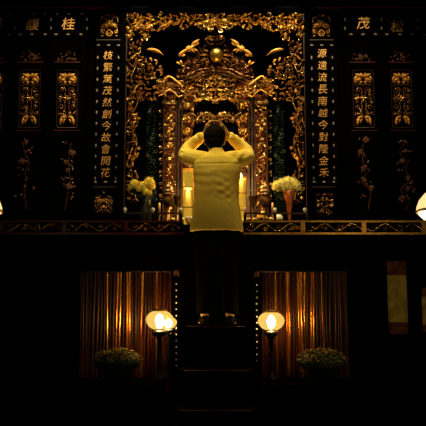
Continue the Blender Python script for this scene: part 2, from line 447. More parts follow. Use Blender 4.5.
# ------------------------------------------------------------------ banners at the right under the deck
for u0, u1, v0, v1, Y, lab in ((388.5, 405.5, 261, 334, 6.98, 'olive-yellow cloth banner hanging on the dark wall under the deck, the wide one'),
                               (422.5, 436, 288, 332, 6.98, 'olive-yellow cloth banner cut by the edge of the picture at right')):
    a, b = P(u0, v1, Y), P(u1, v0, Y)
    t = thing('cloth_banner', lab, 'banner', ((a.x + b.x) / 2, Y, a.z), 'cloth banners on the wall under the deck')
    def sheet(z0, z1, m, nm):
        g = G(); n = 10; vs_, fs = [], []
        for r in range(2):
            for th in (0, 0.008):
                for i in range(n + 1):
                    x = a.x + (b.x - a.x) * i / n
                    vs_.append((x, Y - 0.02 + th + 0.008 * math.sin(i * 1.4), (z0, z1)[r]))
        k = n + 1
        for i in range(n):
            fs += [(i, i + 1, 2 * k + i + 1, 2 * k + i), (3 * k + i, 3 * k + i + 1, k + i + 1, k + i), (i + 1, i, k + i, k + i + 1), (2 * k + i, 2 * k + i + 1, 3 * k + i + 1, 3 * k + i)]
        fs += [(0, 2 * k, 3 * k, k), (n, k + n, 3 * k + n, 2 * k + n)]
        g.add(vs_, fs).build(nm, m, t, False)
    h = b.z - a.z
    sheet(a.z + 0.16 * h, b.z - 0.20 * h, M['banner'], 'cloth'); sheet(b.z - 0.20 * h, b.z, M['bannerend'], 'top_border'); sheet(a.z, a.z + 0.16 * h, M['bannerend'], 'bottom_border')
struct(G().box(P(384, 300, 7.0).x, 4, 6.985, 7.05, 0, ZD - 0.105).build('wall_under_far_right', M['black']))

# ------------------------------------------------------------------ carved frieze beams of the deck edge
def frieze(u0, u1, divs, lab, seed, mrail, mvine):
    rng = random.Random(seed); Y = 6.12; F = plane(Y, 227)
    a, b = P(u0, 234.3, Y), P(u1, 220.3, Y)
    t = thing('carved_beam', lab, 'beam', ((a.x + b.x) / 2, Y, a.z), 'carved beams along the deck edge')
    g = G(); g.pbox(u0, 220.3, u1, 222.2, Y - 0.01, 0.05); g.build('top_rail', mrail, t)
    g = G(); g.pbox(u0, 232.4, u1, 234.4, Y - 0.01, 0.05); g.build('bottom_rail', mrail, t)
    G().pbox(u0, 222, u1, 232.6, Y + 0.012, 0.03).build('back_panel', M['black'], t)
    for d in divs:
        G().pbox(d - 2.2, 222, d + 2.2, 232.6, Y - 0.004, 0.04).build('divider', mrail, t)
    edges = [u0] + divs + [u1]; g = G()
    for s0, s1 in zip(edges[:-1], edges[1:]):
        s0 += 3; s1 -= 3
        if s1 - s0 < 6: continue
        n = max(1, round((s1 - s0) / 13)); st = (s1 - s0) / n
        pts = []
        for k in range(n * 4 + 1):
            x = s0 + st * k / 4; pts.append((x, 227.3 + 3.6 * math.sin(PI * k / 4 + 0.5)))
        g.curve(F, pts, 0.62, 0.4, 5, 3)
        for k in range(n):
            x = s0 + st * (k + 0.5); sg = 1 if k % 2 else -1
            g.scroll(F, x - 1, 227.3 + sg * 1.3, rng.uniform(0, 6), 2.6, 1.1, 0.42, sg, 0.4)
            for q in range(3): g.leaf(F, x + rng.uniform(-5, 5), 227.3 + rng.uniform(-2.5, 2.5), rng.uniform(0, 6.3), rng.uniform(2.5, 4), 1.4, 0.7, rng.uniform(-1, 1), 0.3)
    g.build('vine_carving', mvine, t)


frieze(-40, 182.5, [1, 64, 126], 'long carved beam with a gilded vine running left of the man', 1, M['redwood'], M['oldgilt'])
frieze(243.2, 470, [303, 364, 424], 'long carved beam with a gilded vine running right of the man', 2, M['railgilt'], M['gilt'])  # golder than the left beam: the nearer pendant's light put into the colour

# thin rails with finials above the beams
def rail(u0, u1, fin, lab):
    Y = 6.26; a, b = P(u0, 213, Y), P(u1, 213, Y)
    t = thing('altar_rail', lab, 'rail', ((a.x + b.x) / 2, Y, ZD), 'low rails on the deck edge')
    G().box(a.x, b.x, Y - 0.012, Y + 0.012, a.z - 0.012, a.z + 0.004).build('rail_bar', M['brown'], t)
    for u in fin:
        x = P(u, 213, Y).x
        G().box(x - 0.012, x + 0.012, Y - 0.011, Y + 0.011, ZD, a.z - 0.012).build('post', M['black'], t)
        G().lathe((x, Y, a.z), [(0.010, 0.002), (0.007, 0.01), (0.017, 0.022), (0.018, 0.032), (0.010, 0.045), (0.003, 0.05)], 12).build('finial', M['pearl'], t, True)


rail(124, 182, [125, 153, 181], 'low dark rail with round finials left of the man, before the yellow bouquet')
rail(244, 306, [245, 275, 305], 'low dark rail with round finials right of the man, before the red vase')


# ------------------------------------------------------------------ writing
def glyph(ch, u, v, size, Y, mt, parent, thick=0.010, bold=0.018, shear=0.12, th0=0.0):
    cu = bpy.data.curves.new('script', 'FONT'); cu.body = ch; cu.extrude = 0.05; cu.offset = bold; cu.resolution_u = 2; cu.shear = shear
    o = bpy.data.objects.new('script', cu); C.objects.link(o)
    dg = bpy.context.evaluated_depsgraph_get(); dg.update()
    me = bpy.data.meshes.new_from_object(o.evaluated_get(dg)); bpy.data.objects.remove(o); bpy.data.curves.remove(cu)
    xs = [q.co.x for q in me.vertices]; ys = [q.co.y for q in me.vertices]
    cx, cy = (min(xs) + max(xs)) / 2, (min(ys) + max(ys)) / 2
    k = size * S(Y, v) / max(max(xs) - min(xs), max(ys) - min(ys)); c = P(u, v, Y); base = parent_loc(parent)
    for q in me.vertices:
        x, y, z = (q.co.x - cx) * k, (q.co.y - cy) * k, q.co.z * (thick / 0.1)
        q.co = Vector((c.x + x, Y - thick / 2 - z, c.z + y)) - base
    me.materials.clear(); me.materials.append(mt); me.name = 'character'
    ob = bpy.data.objects.new('character', me); C.objects.link(ob); ob.parent = parent
    return ob


def diamond(g, F, u, v, a, b):
    vs_ = [F(u - a, v, 0.05), F(u, v + b, 0.05), F(u + a, v, 0.05), F(u, v - b, 0.05), F(u, v, 0.5), F(u, v, -0.1)]
    g.add(vs_, [(0, 1, 4), (1, 2, 4), (2, 3, 4), (3, 0, 4), (1, 0, 5), (2, 1, 5), (3, 2, 5), (0, 3, 5)])


# vertical couplet boards
def couplet(uc, drift, chars, lab, v0):
    Y = 7.05; F = plane(Y, 110); b = P(uc, 188, Y)
    t = thing('couplet_board', lab, 'sign', (b.x, Y, b.z), 'vertical couplet boards beside the shrine')
    u_at = lambda v: uc + drift * (v - 45) / 140
    g = G(); a, c = P(u_at(187) - 12, 187.5, Y), P(u_at(187) + 12, 40, Y); g.box(a.x, c.x, Y, Y + 0.088, a.z, c.z); g.build('board', M['black'], t)
    for v in (40.0, 187.0):
        q = P(u_at(v) - 12, v, Y); r = P(u_at(v) + 12, v, Y)
        G().box(q.x, r.x, Y - 0.008, Y + 0.02, q.z - 0.005, q.z + 0.005).build('end_moulding', M['brown'], t)
    n = len(chars)
    for i, ch in enumerate(chars):
        v = v0 + (172.6 - v0) * i / (n - 1)
        glyph(ch, u_at(v), v, 9.3, Y, M['script'], t, bold=-0.010)
    g = G()
    for k in range(12):
        v = 57.5 + 11.0 * k
        for s_ in (-1, 1): diamond(g, F, u_at(v) + s_ * 10.4, v, 1.0, 1.9)
    for v in (45.2, 182):
        for s_ in (-1, 0, 1): diamond(g, F, u_at(v) + s_ * 10.0, v, 2.0, 1.0)
    g.build('pearl_inlay', M['dullpearl'], t)


couplet(108.5, -3.2, '枝繁葉茂然創今故會開花', 'tall black couplet board with gold characters left of the shrine', 55.5)
couplet(321.8, 2.4, '源遠流長南越今對隆金禾', 'tall black couplet board with gold characters right of the shrine', 53.5)


# carved bat plaques above the boards and carved panels below them
def plaque(uc, lab):
    Y = 7.08; F = plane(Y, 25); b = P(uc, 37, Y)
    t = thing('carved_plaque', lab, 'carving', (b.x, Y, b.z), 'gilded plaques above the couplet boards')
    G().pbox(uc - 10, 12.5, uc + 10, 37, Y + 0.005, 0.055).build('backing', M['black'], t)
    g = G()
    for s_ in (-1, 1):
        A = lambda x: uc + s_ * x
        def lf(x, y, ang, L, wd, h, bend=0, d0=0.0): g.leaf(F, A(x), y, ang if s_ > 0 else PI - ang, L, wd, h, bend * s_, d0)
        lf(-1, 26, -0.08, 10, 7.0, 2.0); lf(3, 25.5, 0.45, 7, 3.4, 1.6)
        lf(0.2, 25, -0.95, 7, 3.2, 1.5, -.3); lf(7.6, 28, 1.5, 7.0, 2.2, 1.2); lf(7.4, 31.5, 2.3, 4, 1.8, 1)
        lf(1.5, 19.5, -0.5, 6, 2.2, 1.0); lf(0, 15.4, 0.0, 5.2, 3.4, 1.5); lf(5.5, 35.6, 0.2, 3.5, 1.4, .8)
        g.curve(F, [(A(5), 16.6), (A(8.2), 18.5), (A(8.6), 23)], 0.6, 0.6)
        g.scroll(F, A(6.4), 31.5, 0, 2.0, 1, 0.5, s_)
        g.curve(F, [(uc, 30), (A(3), 33), (A(2), 35.5), (uc, 36.2)], 0.75, 0.6)
        lf(0, 33, 0.5, 3, 2, 1)
    g.leaf(F, uc, 27, -PI / 2, 8, 5.5, 2.2); g.ell(F(uc, 25, 1.5), 1.6 * F.s, 10, 7)
    g.build('bat_carving', M['softgilt'], t, True)


plaque(109.3, 'square gilded bat carving above the couplet board left of the shrine')
plaque(321.3, 'square gilded bat carving above the couplet board right of the shrine')


def fill(g, F, rng, rect, n, L=(3, 6), wd=(1.4, 2.6), scr=0.25, flo=0.12, keep=None, gap=1.6, d=(0, 1.5)):
    u0, v0, u1, v1 = rect; pts = []; tries = 0
    while len(pts) < n and tries < n * 12:
        tries += 1
        u, v = rng.uniform(u0, u1), rng.uniform(v0, v1)
        if keep and not keep(u, v): continue
        if any((u - a) ** 2 + (v - b) ** 2 < gap * gap for a, b in pts): continue
        pts.append((u, v)); r = rng.random(); dd = rng.uniform(*d)
        if r < scr: g.scroll(F, u, v, rng.uniform(0, 6.3), rng.uniform(1.6, 2.9), rng.uniform(.8, 1.3), rng.uniform(.35, .55), rng.choice((-1, 1)), dd)
        elif r < scr + flo: g.flower(F, u, v, rng.uniform(1.6, 2.6), 6, dd, rng.random())
        else:
            a = rng.uniform(0, 6.3); l = rng.uniform(*L)
            g.leaf(F, u - math.cos(a) * l / 2, v - math.sin(a) * l / 2, a, l, rng.uniform(*wd), None, rng.uniform(-1.4, 1.4), dd, rng.uniform(0, 1.2))


def low_panel(uc, lab, seed):
    Y = 7.08; F = plane(Y, 203); b = P(uc, 215, Y)
    t = thing('carved_tablet', lab, 'carving', (b.x, Y, b.z), 'carved panels below the couplet boards')
    G().pbox(uc - 10, 190.5, uc + 10, 215, Y + 0.005, 0.055).build('backing', M['black'], t)
    g = G(); rng = random.Random(seed)
    fill(g, F, rng, (uc - 8, 193, uc, 213), 16, keep=lambda u, v: True)
    vs_ = list(g.v); x0 = P(uc, 203, Y).x
    g.add([(2 * x0 - q.x, q.y, q.z) for q in vs_], [tuple(reversed(f)) for f in g.f])
    g.build('leaf_carving', M['oldgilt'], t)


low_panel(104.0, 'small carved leaf panel below the couplet board left of the shrine', 5)
low_panel(324.5, 'small carved leaf panel below the couplet board right of the shrine', 6)


# horizontal name boards
def name_board(u0, u1, chars, divs, dia_b, dia_t, lab):
    Y = 7.06; F = plane(Y, 24); b = P((u0 + u1) / 2, 37, Y)
    t = thing('name_board', lab, 'sign', (b.x, Y, b.z), 'horizontal name boards over the screen doors')
    G().pbox(u0, 10.5, u1, 37, Y, 0.078).build('board', M['black'], t)
    for ch, u, v, sz in chars: glyph(ch, u, v, sz, Y, M['script'], t, bold=0.0)
    g = G()
    for u in divs:
        for v in (19.4, 28.3): diamond(g, F, u, v, 1.0, 1.9)
    for u in dia_b: diamond(g, F, u, 34.3, 2.2, 1.1)
    for u in dia_t: diamond(g, F, u, 13.8, 2.0, 0.9)
    g.build('pearl_inlay', M['inlay'], t)


name_board(-45, 90, [('桂', 68.4, 24.0, 13), ('馥', 32.8, 24.3, 13), ('蘭', -4.5, 24.6, 13)], [87, 51, 15, -22],
           [81, 68, 56, 45, 32, 20, 9, -4, -16], [82, 69, 57, 45, 33.5, 21, 10, -4, -16], 'long black board with gold characters over the screen doors at left')
name_board(338, 470, [('茂', 363.3, 23.2, 13.5), ('松', 397, 26.5, 12.5)], [345, 381.5, 418], [351, 363, 375.5, 387, 400, 412.5, 424], [],
           'long black board with gold characters over the screen doors at right')


# ------------------------------------------------------------------ screen doors with gilded openwork
def screen_door(uc, sk, lab, seed, bright_cross):
    Y = 7.07; F0 = plane(Y, 100); s_ = F0.s; rng = random.Random(seed)
    b = P(uc, 219, Y); t = thing('screen_door', lab, 'door', (b.x, Y, ZD), 'screen doors with gilded openwork')

    def F(u, v, d=0.0): return F0(uc + (u) + sk * (v - 98) / 57, v, d)
    F.s = s_
    G().box(P(uc - 17.6, 100, Y).x, P(uc + 17.6, 100, Y).x, Y + 0.006, Y + 0.068, ZD + 0.002, P(uc, 40, Y).z).build('leaf_board', M['black'], t)
    for v in (62.3, 130.5):
        q, r = F(-13, v), F(13, v); G().box(q.x, r.x, Y - 0.008, Y + 0.02, q.z - 0.004, q.z + 0.004).build('moulding', M['redwood'], t)
    # rounded frame of the openwork
    g = G(); pts = []
    for cx, cy, a0 in ((8, 72.5, -PI / 2), (8, 125.5, 0), (-8, 125.5, PI / 2), (-8, 72.5, PI)):
        for k in range(4):
            a = a0 + k / 3 * PI / 2; pts.append((cx + 2.2 * math.cos(a), cy + 2.2 * math.sin(a)))
    pts.append(pts[0]); g.tube([F(a, c, 0.2) for a, c in pts], 0.42 * s_, 5); g.build('openwork_frame', M['brown'], t)
    g = G()
    for m in (-1, 1):
        def lf(x, y, ang, L, wd, h, bend=0): g.leaf(F, m * x, y, ang if m > 0 else PI - ang, L, wd, h, bend * m)
        lf(0.5, 77, -0.25, 8.5, 5.0, 1.8, -0.6); lf(1, 79, 0.25, 8.5, 5.2, 1.8, 0.5); lf(6.5, 75.5, 1.2, 7, 3.0, 1.2); lf(0, 78.5, -1.1, 6.5, 3.6, 1.6)
        lf(1, 81, 0.9, 4.5, 3.2, 1.4); lf(5, 82, 0.2, 4, 2.2, 1)
    g.build('flower_crest', M['softgilt'], t, True)
    g = G()
    for m in (-1, 1):
        def lf(x, y, ang, L, wd, h, bend=0): g.leaf(F, m * x, y, ang if m > 0 else PI - ang, L, wd, h, bend * m)
        lf(0.0, 118.5, -0.35, 8.5, 3.8, 1.6, 1.6); lf(3.8, 117.0, 1.0, 9.5, 4.2, 1.8, 0.9); lf(1.4, 118.5, 0.9, 6.5, 2.4, 1.2, .9)
    g.build('leaf_pendant', M['softgilt'], t, True)
    g = G()
    g.curve(F, [(-8.5, 85.6), (-4, 84.6), (0, 85.2), (4, 84.6), (8.5, 85.6)], 0.5, 0.4)
    for m in (-1, 1):
        for cx, cy, R, h in ((5.5, 89.5, 2.7, 1), (5.8, 107.5, 2.8, -1), (6.6, 96, 2.2, -1), (3.0, 112.5, 2.2, 1), (7.6, 113.5, 1.7, -1), (6.8, 101.3, 2.0, 1)):
            g.scroll(F, m * cx, cy, (0.4 if m > 0 else PI - 0.4) + rng.uniform(-.3, .3), R, 1.15, 0.42, h * m, 0.3)
        g.curve(F, [(0, 98.5), (m * 2.2, 94), (m * 1.6, 90), (m * 3.4, 87)], 0.45, 0.4)
        g.curve(F, [(0, 98.5), (m * 2.4, 103), (m * 1.8, 108), (m * 4.0, 112)], 0.45, 0.4)
        g.curve(F, [(0, 98.5), (m * 4, 98), (m * 8.8, 98.8)], 0.5, 0.4)
        for k in range(7):
            g.leaf(F, m * rng.uniform(1.5, 8), rng.uniform(87, 115), rng.uniform(0, 6.3), 2.6, 1.4, 0.7, rng.uniform(-1, 1), 0.3)
        g.curve(F, [(m * 0.5, 116), (m * 5, 113.8), (m * 9, 115)], 0.45, 0.4)
    g.build('scroll_openwork', M['openwork'], t)
    g = G()
    for k in range(4): g.leaf(F, 0, 98.5, k * PI / 2, 4.6 if k % 2 == 0 else 3.2, 2.8, 1.1, 0, 0.5)
    g.build('centre_flower', M['gilt' if bright_cross else 'oldgilt'], t)
    # faint inlay above (a crest) and below (a flowering branch)
    g = G()
    for i in range(24):
        a = rng.uniform(PI, 2 * PI); r = rng.uniform(0.2, 1)
        g.leaf(F, 10 * r * math.cos(a), 60.5 + 9.5 * r * math.sin(a), rng.uniform(0, 6.3), 2.6, 1.3, 0.35, rng.uniform(-1, 1), 0.1)
    g.build('crest_inlay', M['floral'], t)
    g = G(); x = rng.uniform(-2, 2); br = [(x, 210)]
    for k in range(7): br.append((rng.uniform(-5, 5), 200 - 9.5 * k))
    g.curve(F, br, 0.3, 0.05)
    for k in range(7):
        cx, cy = rng.uniform(-5, 5), 142 + 9.3 * k + rng.uniform(-2, 2); nn = rng.randint(2, 6)
        if rng.random() < 0.5: g.flower(F, cx, cy, rng.uniform(2.4, 4), 6, 0.1, rng.random())
        for q in range(nn): g.leaf(F, cx + rng.uniform(-6, 6), cy + rng.uniform(-3, 3), rng.uniform(0, 6.3), rng.uniform(2.2, 4.5), 1.6, 0.5, rng.uniform(-1, 1), 0.1, 0.6)
    g.build('branch_inlay', M['floral'], t)


screen_door(67.2, -0.6, 'black screen door with gilded openwork beside the left couplet board', 11, False)
screen_door(29.6, -1.8, 'black screen door with gilded openwork, second out from the left couplet board', 12, False)
screen_door(-8.2, -2.6, 'black screen door with gilded openwork cut by the left edge of the picture', 13, False)
screen_door(363.6, 1.6, 'black screen door with gilded openwork beside the right couplet board', 14, True)
screen_door(401.8, 2.0, 'black screen door with gilded openwork, second out from the right couplet board', 15, True)

# ------------------------------------------------------------------ carved portal around the shrine
AX = 215.3
portal = thing('carved_portal', 'tall gilded openwork portal frame around the central shrine', 'altar frame', (P(AX, 100, 7.0).x, 7.0, ZD))
Yp = 7.0; F = plane(Yp, 90)
for u0, u1 in ((119.5, 126.3), (304.3, 309.5)):
    g = G(); a, b = P(u0, 100, Yp), P(u1, 100, Yp); g.box(a.x, b.x, Yp, Yp + 0.13, ZD + 0.002, P(AX, 9, Yp).z); g.build('portal_post', M['black'], portal)
    u = u1 - 0.4 if u0 < 200 else u0 + 0.4
    q = P(u, 100, Yp); G().box(q.x - 0.004, q.x + 0.004, Yp - 0.012, Yp, ZD + 0.01, P(AX, 14, Yp).z).build('post_edging', M['brown'], portal)
G().pbox(119.5, 8, 309.5, 13, Yp, 0.13).build('portal_lintel', M['black'], portal)


def mirrored(g, sym):
    if sym:
        x0 = P(AX, 100, Yp).x; n = len(g.f)
        g.add([(2 * x0 - q.x, q.y, q.z) for q in list(g.v)], [tuple(reversed(f)) for f in g.f[:n]])
    return g


def build_pair(g, name, m, parent, smooth=False):        # a carving and its mirror image on the other side
    x0 = P(AX, 100, Yp).x; h = G(); h.add([(2 * x0 - q.x, q.y, q.z) for q in g.v], [tuple(reversed(f)) for f in g.f])
    g.build(name, m, parent, smooth); h.build(name, m, parent, smooth)


rng = random.Random(21)
g = G()                                                # top frieze
fill(g, F, rng, (128, 15, 214, 30), 118, (3.5, 7), (1.8, 3.4), 0.16, 0.16, gap=2.1, d=(0, 2.5),
     keep=lambda u, v: v < 27 + 3 * math.sin(u * 0.35) or u < 150)
fill(g, F, rng, (127.5, 28, 150, 40), 28, (3.5, 6.5), (1.8, 3.2), 0.15, 0.15, gap=1.9, d=(0, 2.5), keep=lambda u, v: (u < 132 or u > 141) and v < 44 - (u - 128) * 0.05)
for u, v, a, L, wd, bd in ((157, 33, -0.75, 22, 4.2, 0.5), (160, 29, -0.3, 15, 3.4, -.6), (171, 25, -0.2, 12, 4, -.7), (133, 27, 0.1, 16, 5, .4), (145, 27, 0.5, 13, 4.5, -.6), (128, 33, 0.4, 9, 4, .5),
                           (168, 24, 2.4, 7, 3, .4), (196, 26, -0.5, 9, 3.6, .5)):
    g.leaf(F, u, v, a, L, wd, 2.0, bd, 2.0, 0.5, 8)
mirrored(g, True).build('frieze_carving', M['gilt'], portal)
g = G()                                                # crest above the pearl
for s_ in (-1, 1):
    for a, L, wd in ((-1.35, 11, 4), (-0.9, 11, 4.2), (-0.45, 11.5, 4), (0.0, 10, 3.6), (0.45, 9, 3.2)):
        g.leaf(F, AX, 27, a if s_ > 0 else PI - a, L, wd, 1.8, 0.5 * s_, 2.0, 0.6)
    g.scroll(F, AX + s_ * 5, 31, 0, 3, 1.2, 0.8, s_, 2)
    g.scroll(F, AX + s_ * 9, 22, 2, 2.6, 1.2, 0.7, -s_, 2)
g.flower(F, AX, 24, 5, 8, 3)
g.build('crest_carving', M['bright'], portal)
g = G()                                                # the two side bands
fill(g, F, rng, (127.8, 42, 142, 104), 62, (3.2, 6.5), (1.5, 3.0), 0.2, 0.14, gap=2.2, d=(0, 2.5))
fill(g, F, rng, (140, 56, 166, 100), 60, (3.2, 6.5), (1.5, 2.8), 0.25, 0.1, gap=2.3, d=(0, 2.5), keep=lambda u, v: v > 58 + abs(u - 150) * 0.2 and v > 62 + (u - 152) * 0.55 and v < 104 - (u - 140) * 0.3)
fill(g, F, rng, (127.6, 104, 141, 203), 74, (3.2, 7), (1.5, 3.0), 0.2, 0.16, gap=2.5, d=(0, 2.0), keep=lambda u, v: u < 137 + 3 * math.sin(v * 0.22))
for a in ([(128.5, 42), (137, 60), (131, 80), (138, 100), (130, 120), (137, 142), (131, 165), (136, 200)],):
    g.curve(F, a, 0.7, -0.3)
build_pair(g, 'side_carving', M['oldgilt'], portal)
g = G()                                                # dragon tails and the garland below the dark opening
g.leaf(F, 146.5, 51.0, 0.1, 20, 3.6, 2.2, 1.0, 3.5, 0.3, 10)
g.leaf(F, 178, 58, -0.75, 14, 4, 2.2, .3, 3); g.leaf(F, 186, 52.5, -0.5, 12, 4.6, 2.4, -.5, 3.5); g.leaf(F, 191, 48, -0.8, 12, 4, 2.2, .3, 3); g.leaf(F, 188, 49, 0.5, 9, 3, 1.6, .5, 3.4)
g.curve(F, [(187, 49.5), (191, 48.6), (194, 51)], (1.5, 0.6), 3.4)
for u, v, a in ((150, 58, 1), (154, 60, .6), (176, 63, .4), (180, 61, 1), (190, 46, 2.3), (193, 50, .3), (199, 43, 2.2), (186, 55, 2.6)):
    g.leaf(F, u, v, a, 6, 2.2, 1.2, .6, 2.4, .8)
build_pair(g, 'dragon_carving', M['softgilt'], portal, True)

# ------------------------------------------------------------------ the inner shrine
shrine = thing('altar_shrine', 'ornate gilded shrine with a golden ball in its gable and carved pillars', 'shrine', (P(AX, 100, 7.2).x, 7.25, ZD))
Ys = 7.16; F = plane(Ys, 90); Yp = Ys
g = G()                                                # gable backing and carving
tri = [(AX - 40, 80), (AX - 30, 62), (AX - 18, 48), (AX - 8, 40), (AX, 37), (AX + 8, 40), (AX + 18, 48), (AX + 30, 62), (AX + 40, 80)]
n = len(tri); g.add([F(u, v, -2) for u, v in tri] + [F(u, v, -5) for u, v in tri], [tuple(range(n)), tuple(range(2 * n - 1, n - 1, -1))] + [(i, (i + 1) % n, n + (i + 1) % n, n + i)[::-1] for i in range(n)])
g.build('gable_backing', M['black'], shrine)
g = G()
edge = lambda u: 39 + (AX - u) * 0.78 + 3 * math.sin((AX - u) * 0.4)
fill(g, F, rng, (AX - 38, 40, AX, 80), 150, (2.6, 5.5), (1.1, 2.0), 0.42, 0.06, gap=1.9, d=(-1.5, 1.0), keep=lambda u, v: v > edge(u) and (u - AX) ** 2 + (v - 57) ** 2 > 60)
g.curve(F, [(AX, 71.5), (AX - 14, 72.5), (AX - 24, 78), (AX - 36, 82)], 0.7, 0.5)
g.curve(F, [(AX, 68.5), (AX - 15, 69.5), (AX - 27, 75), (AX - 38, 77)], 0.6, 0.5)
mirrored(g, True).build('gable_carving', mat('red_gable_gilt', (0.08, 0.018, 0.009), 0.32, 0.9, (0.5, 0.24, 0.06), 40, 0.5, 160, lo=0.45, hi=0.68), shrine)
g = G(); g.ell(F(216.3, 56.3, 3.5), (6.6 * F.s, 6.0 * F.s, 7.6 * F.s), 28, 18); g.build('golden_ball', mat('polished_gold', (1.0, 0.58, 0.08), 0.28, 0.95), shrine, True)
g = G()
for s_ in (-1, 1):
    for a, L in ((-1.9, 7), (-0.6, 9), (-0.2, 11), (0.2, 11), (0.7, 9), (1.2, 8)):
        g.leaf(F, AX + s_ * 6.5 * math.cos(a), 57 + 7.5 * math.sin(a), a if s_ > 0 else PI - a, L, 2.4, 1.1, 0.8 * s_, 0, .8)
    g.curve(F, [(AX, 45.5), (AX + s_ * 6, 44), (AX + s_ * 9.5, 41), (AX + s_ * 8, 37.5), (AX + s_ * 3, 37)], 1.0, 2.5)
    g.leaf(F, AX, 41, -0.3 if s_ > 0 else PI + 0.3, 9, 4, 1.6, 0, 2.2); g.leaf(F, AX, 37.5, 0.1 if s_ > 0 else PI - 0.1, 9.5, 3.5, 1.6, 0.5 * s_, 2.2)
g.build('pearl_flames', M['oldgilt'], shrine)
# red posts behind the arch, arch panel
g = G()
for s_ in (-1, 1): g.pbox(AX + s_ * 27 - 3, 82, AX + s_ * 27 + 3, 110, Ys + 0.06, 0.05)
g.build('red_cloth_panels', mat('red_lacquer_panel', (0.30, 0.02, 0.012), 0.5), shrine)
g = G()
arch = [(AX - 35, 88), (AX - 31, 81), (AX - 24, 78.5), (AX - 18, 76), (AX - 10, 72.6), (AX, 71)]
g.curve(F, arch, 0.75, 2.5); g.curve(F, [(a, b + 3) for a, b in arch], 0.55, 2.2)
mirrored(g, True).build('arch_moulding', M['oldgilt'], shrine)
g = G()
fill(g, F, rng, (AX - 33, 75, AX, 106), 96, (2.6, 6), (1.2, 2.6), 0.34, 0.12, gap=2.0, d=(0, 2), keep=lambda u, v: v > 76 + abs(u - AX) * 0.25 and v < 101 + 3 * math.cos((u - AX) * 0.35))
for u, v, a, L in ((AX, 89, 2.8, 10), (AX - 12, 98, 2.7, 13), (AX - 3, 99, 3.0, 11), (AX - 24, 95, 0.7, 12), (AX, 101, 3.4, 12)):
    g.leaf(F, u, v, a, L, 3, 1.4, .6, 1.8, .5)
mirrored(g, True).build('arch_carving', M['gilt'], shrine)
G().pbox(AX - 20, 106.5, AX + 20, 113, Ys + 0.02, 0.03).build('dark_bar', M['black'], shrine)
g = G()                                                # lower valance over the man's head
val = [(AX - 23, 126), (AX - 19, 119), (AX - 11, 115), (AX, 117.5)]
g.curve(F, val, 0.9, 1.4)
fill(g, F, rng, (AX - 24, 113, AX, 126), 30, (2.5, 5), (1.2, 2.2), 0.35, 0.1, gap=1.9, d=(0, 1.5), keep=lambda u, v: v < 119 + abs(u - AX) * 0.28 and v > 113.5)
mirrored(g, True).build('valance_carving', M['oldgilt'], shrine)
# arch columns
for s_ in (-1, 1):
    g = G(); uc = AX + s_ * 28.5
    FF = plane(Ys + 0.02, 140)
    r2 = random.Random(31)
    fill(g, FF, r2, (uc - 6, 102, uc + 6, 172), 78, (3, 6.5), (1.6, 3.2), 0.2, 0.14, gap=2.1, d=(0, 2.5))
    for k in range(5): g.flower(FF, uc, 106 + 13 * k, 4.6, 7, 1.5, k)
    g.curve(FF, [(uc - 5.5, 110), (uc - 7, 104), (uc, 100), (uc + 7, 104), (uc + 5.5, 110)], 1.0, 1)
    g.build('arch_column', M['gilt'], shrine)
    q = P(uc, 150, Ys + 0.05); G().box(q.x - 0.055, q.x + 0.055, Ys + 0.06, Ys + 0.10, ZD + 0.002, P(uc, 100, Ys + 0.05).z).build('column_backing', M['redwood'], shrine)
